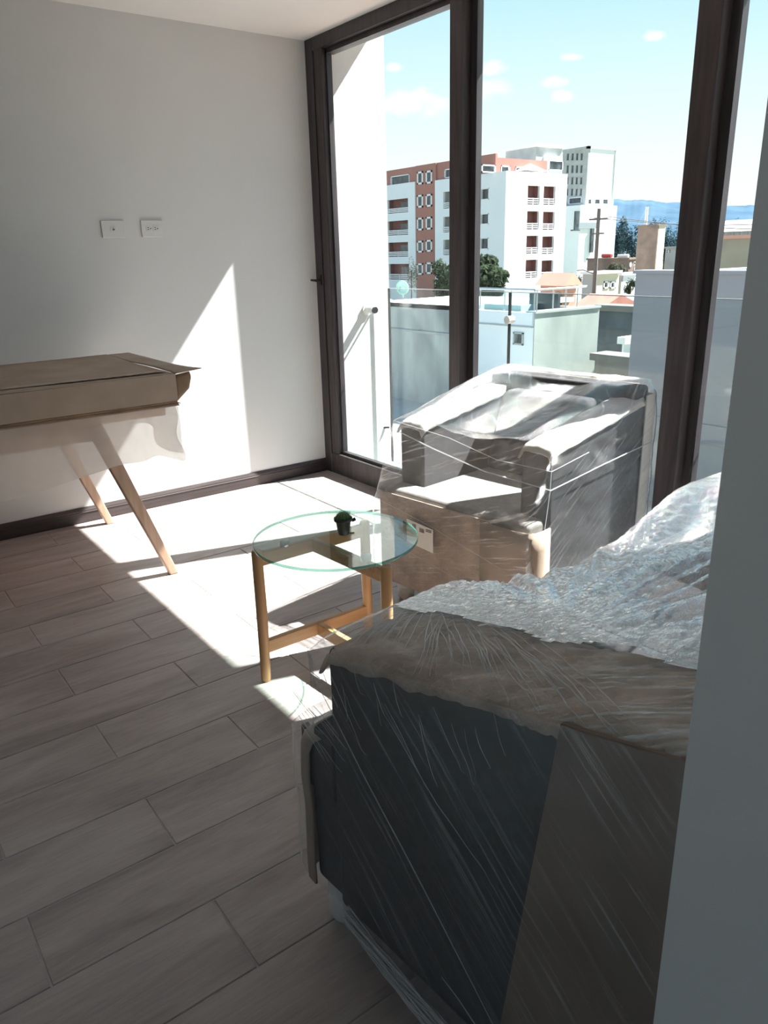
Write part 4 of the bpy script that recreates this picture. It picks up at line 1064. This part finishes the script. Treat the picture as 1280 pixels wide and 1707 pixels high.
# ------------------------------------------------------------------ nearer roofs and walls
def neighbours():
    # long blue-grey blank wall close by
    X = 6.0
    y1 = on_x(1060, 456, X).y; zt = on_x(1120, 456.5, X).z
    b = thing('neighbour_wall', 'tall blank blue-grey wall of the building next door', 'building', (X, y1, GZ))
    part('wall', MB().box((X, -14, GZ), (X+.25, y1, zt)), 'wall_bluegrey', b, world=True)
    part('return_wall', MB().box((X+.25, y1-.25, GZ), (X+7, y1, zt)), 'wall_bluegrey', b, world=True)
    part('coping', MB().box((X-.03, -14, zt), (X+.28, y1+.03, zt+.04)), 'wall_bluegrey', b, world=True)
    part('render_band', MB().box((X-.03, -14, -.95), (X, y1, -.72)), 'wall_bluegrey', b, world=True)
    zd = on_x(1070, 832, X).z
    tag(part('lower_deck', MB().box((.9, -14, zd-.3), (X, y1+1.2, zd)), 'terracotta_deck'), 'terracotta deck at the foot of the blue-grey wall', 'terrace', kind='structure')

    # white terrace building: shaded front, stained side, railing, deck
    X = 12.0
    Y = on_x(890, 522, X).y; z0 = on_x(890, 523, X).z
    ym = on_x(772, 515, X).y; yl = on_x(600, 500, X).y
    xe = on_y(998, 511, Y).x
    t = thing('terrace_house', 'white flat-roofed neighbour with stained side and railed terrace', 'building', (X, Y, GZ))
    hv = rect_x((856.5, 873, 554, 575), X)
    facade(t, 'front_wall', 'x', X, Y, ym, GZ, z0, [hv], 'render_white', t=.25)
    part('fascia', MB().box((X-.06, Y, on_x(840, 541, X).z), (X, ym, z0+.02)), 'render_white', t, world=True)
    part('drip_edge', MB().box((X-.09, Y, on_x(840, 542.5, X).z), (X, ym, on_x(840, 540.5, X).z)), 'concrete_grey', t, world=True)
    win(t, 'x', X, hv, frame='concrete_grey', fw=.04, inset=.1)
    part('side_wall', MB().box((X+.004, Y-.03, GZ), (xe, Y+.25, z0)), 'plaster_stained', t, world=True)
    part('side_coping', MB().box((X, Y-.06, z0), (xe+.03, Y+.28, z0+.05)), 'concrete_grey', t, world=True)
    part('end_wall', MB().box((xe-.2, Y+.25, GZ), (xe, ym, z0)), 'plaster_stained', t, world=True)
    part('deck', MB().box((X+.25, Y+.25, z0-.3), (xe-.2, ym, z0-.05)), 'roof_teal', t, world=True)
    part('roof_box', MB().box((X+.7, Y+1.1, z0-.05), (X+1.6, ym-.1, z0+.12)), 'roof_white', t, world=True)
    # railing with glass infill
    zr = on_x(830, 482, X).z
    rl = part('handrail', MB().tube([(X+.05, ym, zr), (X+.05, Y+.05, zr)], .03, 8).tube([(X+.05, Y+.05, zr), (xe-.5, Y+.05, zr)], .03, 8), 'steel', t, world=True)
    for px in (797, 800.5, 841, 852, 891, 895):
        q = on_x(px, 500, X+.05); part('rail_post', MB().tube([(X+.05, q.y, z0), (X+.05, q.y, zr)], .018, 6), 'steel', t, world=True)
    for px in (922, 943, 962):
        q = on_y(px, 500, Y+.05); part('rail_post', MB().tube([(q.x, Y+.05, z0), (q.x, Y+.05, zr)], .018, 6), 'steel', t, world=True)
    part('rail_glass', MB().box((X+.04, Y+.05, z0+.05), (X+.055, ym, zr-.06)), 'rail_glass', t, world=True)
    part('door', MB().box((xe-1.2, ym-2.2, z0-.05), (xe-1.1, ym-1.2, z0+.4)), 'window_dark', t, world=True)

    # grey concrete neighbour with bright roof, dish and low roofs below
    z1 = on_x(700, 507, X).z
    g = thing('concrete_house', 'grey concrete neighbour with bright white flat roof', 'building', (X, ym, GZ))
    part('front_wall', MB().box((X, ym, GZ), (X+.25, yl, z1)), 'concrete_weathered', g, world=True)
    part('ledge', MB().box((X-.05, ym, on_x(700, 553, X).z-.03), (X, yl, on_x(700, 553, X).z+.03)), 'concrete_grey', g, world=True)
    q1 = on_z(748, 494, z1); q0 = on_z(655, 501, z1)
    part('roof', MB().prism([(X, ym), (X+.0, yl), (X+1.2, yl), (q0.x, q0.y), (q1.x, q1.y), (q1.x+1.5, ym)][::-1], z1-.12, z1+.01), 'roof_white', g, world=True)
    d = on_z(672, 497, z1)
    ds = thing('satellite_dish', 'pale green satellite dish on the white flat roof', 'dish', (d.x, d.y, z1+.01))
    nrm = Vector((-.75, -.45, .35)).normalized(); u = nrm.orthogonal().normalized(); w = nrm.cross(u); ctr = Vector((0, 0, .30)); vs = []; fs = []
    for i in range(6):
        for k in range(20): a = 2*math.pi*k/20; r = .26*i/5+.001; vs.append(ctr + u*r*math.cos(a) + w*r*math.sin(a)*.8 + nrm*(.08*(i/5)**2))
    for i in range(5):
        for k in range(20): fs.append((i*20+k, i*20+(k+1) % 20, (i+1)*20+(k+1) % 20, (i+1)*20+k))
    o = part('reflector', MB().add(vs, fs, 0, True), 'dish_green', ds)
    m = o.modifiers.new('s', 'SOLIDIFY'); m.thickness = .015
    part('mast', MB().tube([(0, 0, 0), (0, 0, .3)], .02, 8), 'steel', ds)
    part('feed_arm', MB().tube([ctr - w*.2, ctr + nrm*.25], .01, 6), 'steel', ds)

    # low sheds below the concrete house
    zs = -3.0
    s = thing('low_shed', 'low grey roof with brick parapet below the concrete neighbour', 'shed', (6.5, 8.5, GZ))
    part('roof', MB().box((4.2, 5.8, zs-.2), (X, yl, zs)), 'concrete_grey', s, world=True)
    part('body', MB().box((4.4, 6.0, GZ), (X, yl, zs-.2)), 'concrete_weathered', s, world=True)
    a1, a2, a3 = on_z(655, 612, zs), on_z(688, 602, zs), on_z(748, 609, zs)
    for p, q in ((a1, a2), (a2, a3)):
        dd = (q-p).normalized(); nn = Vector((-dd.y, dd.x, 0))*.12
        part('parapet', MB().hexa([p-nn, q-nn, q+nn, p+nn, p-nn+Vector((0, 0, .28)), q-nn+Vector((0, 0, .28)), q+nn+Vector((0, 0, .28)), p+nn+Vector((0, 0, .28))]), 'plaster_stained', s, world=True)
    b1, b2 = on_z(655, 655, zs), on_z(748, 618, zs)
    dd = (b2-b1).normalized(); nn = Vector((-dd.y, dd.x, 0))*.10
    part('parapet', MB().hexa([b1-nn, b2-nn, b2+nn, b1+nn, b1-nn+Vector((0, 0, .35)), b2-nn+Vector((0, 0, .35)), b2+nn+Vector((0, 0, .35)), b1+nn+Vector((0, 0, .35))]), 'concrete_weathered', s, world=True)
pmat('dish_green', (.45, .72, .58), .5, var=.03)
neighbours()

def house(name, label, px, x2, X, mat, roof='flat', roofmat='roof_white', wins=(), swins=(), sidemat=None, cat='house', over=.0, base=None):
    """front on plane x = X from its photo rectangle; x2 is where the sunlit flank ends in the photo"""
    y0, y1, z0, z1 = rect_x(px, X)
    zb = GZ if base is None else base
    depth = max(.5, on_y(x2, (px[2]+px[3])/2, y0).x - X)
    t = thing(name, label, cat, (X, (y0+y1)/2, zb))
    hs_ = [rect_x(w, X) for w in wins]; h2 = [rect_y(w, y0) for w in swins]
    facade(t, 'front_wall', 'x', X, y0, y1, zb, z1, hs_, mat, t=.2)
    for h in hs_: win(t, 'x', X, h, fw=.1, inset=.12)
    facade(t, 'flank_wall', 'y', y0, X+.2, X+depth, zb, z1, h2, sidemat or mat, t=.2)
    for h in h2: win(t, 'y', y0, h, fw=.1, inset=.12)
    part('body', MB().box((X+.2, y0+.2, zb), (X+depth, y1, z1-.02)), mat, t, world=True)
    if roof == 'flat': part('roof', MB().box((X-.1-over, y0-.1-over, z1), (X+depth+.1, y1+.1, z1+.18)), roofmat, t, world=True)
    else:
        hr = roof
        part('roof', MB().add([(X-.3, y0-.3, z1), (X-.3, y1+.3, z1), (X+depth*.5, y1+.3, z1+hr), (X+depth*.5, y0-.3, z1+hr), (X+depth+.3, y0-.3, z1), (X+depth+.3, y1+.3, z1)],
             [(0, 3, 2, 1), (3, 4, 5, 2), (0, 4, 3), (1, 2, 5), (0, 1, 5, 4)]), roofmat, t, world=True)
    return t
def town():
    X = 95
    house('brown_tower', 'square brown tower with a sunlit flank coloured cream and a thin mast on top', (1060, 1093, 377, 470), 1105.5, X, 'brick_far', 'flat', 'brick_far', sidemat='cream_wall', cat='tower')  # sun put into the flank's colour: cream beside the shaded brown front
    y0, y1, z0, z1 = rect_x((1060, 1093, 377, 470), X)
    q = on_x(1076, 376, X+.9); zt = on_x(1077, 345, X+.9).z
    m = thing('antenna_mast', 'thin pale antenna mast standing on the brown tower', 'mast', (X+.9, q.y, z1+.19))
    part('mast', MB().tube([(0, 0, 0), (0, 0, zt-z1-.2)], .2, 6), 'rail_white', m)
    part('guy_wire', MB().tube([(0, 0, (zt-z1)*.93), (-.5, .9, .02)], .03, 4), 'rail_white', m)
    house('brick_house', 'long brown brick house with red and white tanks on its roof', (978, 1047, 433, 470), 1056, 68, 'brick_far', 'flat', 'brick_far', swins=((1049, 1052, 436, 446),))
    z = rect_x((978, 1047, 433, 470), 68)[3]+.185
    for lb, x0, x1, y, mt in (('red tank on the roof of the brown brick house', 1004, 1020, 423, 'red_paint'), ('white tank on the roof of the brown brick house', 1030, 1048, 424, 'rail_white')):
        a, b = on_x(x0, y, 68.8).y, on_x(x1, y, 68.8).y; zt = on_x((x0+x1)/2, y, 68.8).z
        r = (zt-z)/2; ln = abs(a-b)/2; tk = thing('roof_tank', lb, 'tank', (68.8, (a+b)/2, z))
        part('drum', MB().tube([(0, -ln, r), (0, -ln*.97, r), (0, ln*.97, r), (0, ln, r)], [r*.8, r, r, r*.8], 14), mt, tk)
        part('cradle', MB().box((-r*.6, -ln*.6, 0), (r*.6, -ln*.4, r*.5)).box((-r*.6, ln*.4, 0), (r*.6, ln*.6, r*.5)), 'concrete_grey', tk)
    house('cream_house', 'cream house with a pair of small dark windows behind the utility pole', (970, 990, 457, 500), 1031, 46, 'concrete_grey', 'flat', 'roof_white', swins=((1006, 1014.5, 469, 481), (1017, 1025.5, 469, 481)), sidemat='cream_wall', over=.1)  # shadow put into the front's colour as grey, cream only on the sunlit flank
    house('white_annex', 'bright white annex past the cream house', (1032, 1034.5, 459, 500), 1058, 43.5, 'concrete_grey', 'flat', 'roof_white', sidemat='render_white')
    house('salmon_house', 'salmon pink house with sloping roof past the railed terrace', (900, 938, 476, 520), 959, 38, 'salmon', .8, 'salmon')
    house('red_roof_house', 'low house with red tiled roof behind the stained wall', (968, 1000, 512, 545), 1046, 22, 'brick_far', .45, 'roof_tile_red')
    house('tiled_shed', 'grey corrugated shed roofs beside the red tiled roof', (1022, 1044, 505, 530), 1075, 28, 'roof_grey', .35, 'roof_grey')
    house('shaded_house', 'dark grey shaded house wall under the red tiled roof', (996, 1062, 519, 575), 1066, 18, 'shade_wall', 'flat', 'yard_grey', base=-6)
    house('white_outhouse', 'small bright white outhouse in the yard below the red roof', (1036, 1039, 573, 602), 1053, 15.2, 'render_white', 'flat', 'roof_white', base=-6)
    house('yard_wall', 'low grey yard wall in front of the small courtyard tree', (990, 1062, 604, 640), 1064, 14, 'yard_grey', 'flat', 'yard_grey', cat='wall', base=-8)
    house('block_building', 'beige block building with orange-edged roof at the window edge', (1180, 1262, 398, 480), 1290, 40, 'beige_block', 'flat', 'salmon')
    house('corrugated_hall', 'grey corrugated hall rising behind the beige block building', (1178, 1268, 386, 440), 1330, 62, 'roof_grey', 1.0, 'roof_grey')
    house('pale_house', 'pale grey house beside the brown tower, half hidden by the window mullion', (1107, 1140, 414, 470), 1170, 74, 'concrete_grey', 'flat', 'concrete_grey', wins=((1112, 1117, 417, 421),))
    # utility pole
    X = 44
    b = on_x(990, 487, X); zt = on_x(995, 348, X).z
    u = thing('utility_pole', 'tall grey concrete utility pole in front of the white tower', 'pole', (X, b.y, GZ))
    part('pole', MB().tube([(0, 0, 0), (0, 0, zt-GZ)], [.20, .13], 10), 'pole_grey', u)
    part('crossarm', MB().box((-.05, -.8, zt-GZ-.75), (.05, .8, zt-GZ-.63)), 'pole_grey', u)
    part('crossarm', MB().box((-.05, -.55, zt-GZ-1.7), (.05, .55, zt-GZ-1.6)), 'pole_grey', u)
    part('lamp_arm', MB().tube([(0, 0, zt-GZ-4.4), (-.2, 1.0, zt-GZ-4.1), (-.3, 1.4, zt-GZ-4.15)], .04, 6), 'pole_grey', u)
    for k, dy in enumerate((-.72, .72)):
        part('power_line', MB().tube([(0, dy - 30*j/12, zt-GZ-.55 - 1.6*math.sin(math.pi*j/12) + (.6+.8*k)*j/12) for j in range(13)], .022, 4), 'pole_grey', u)
town()
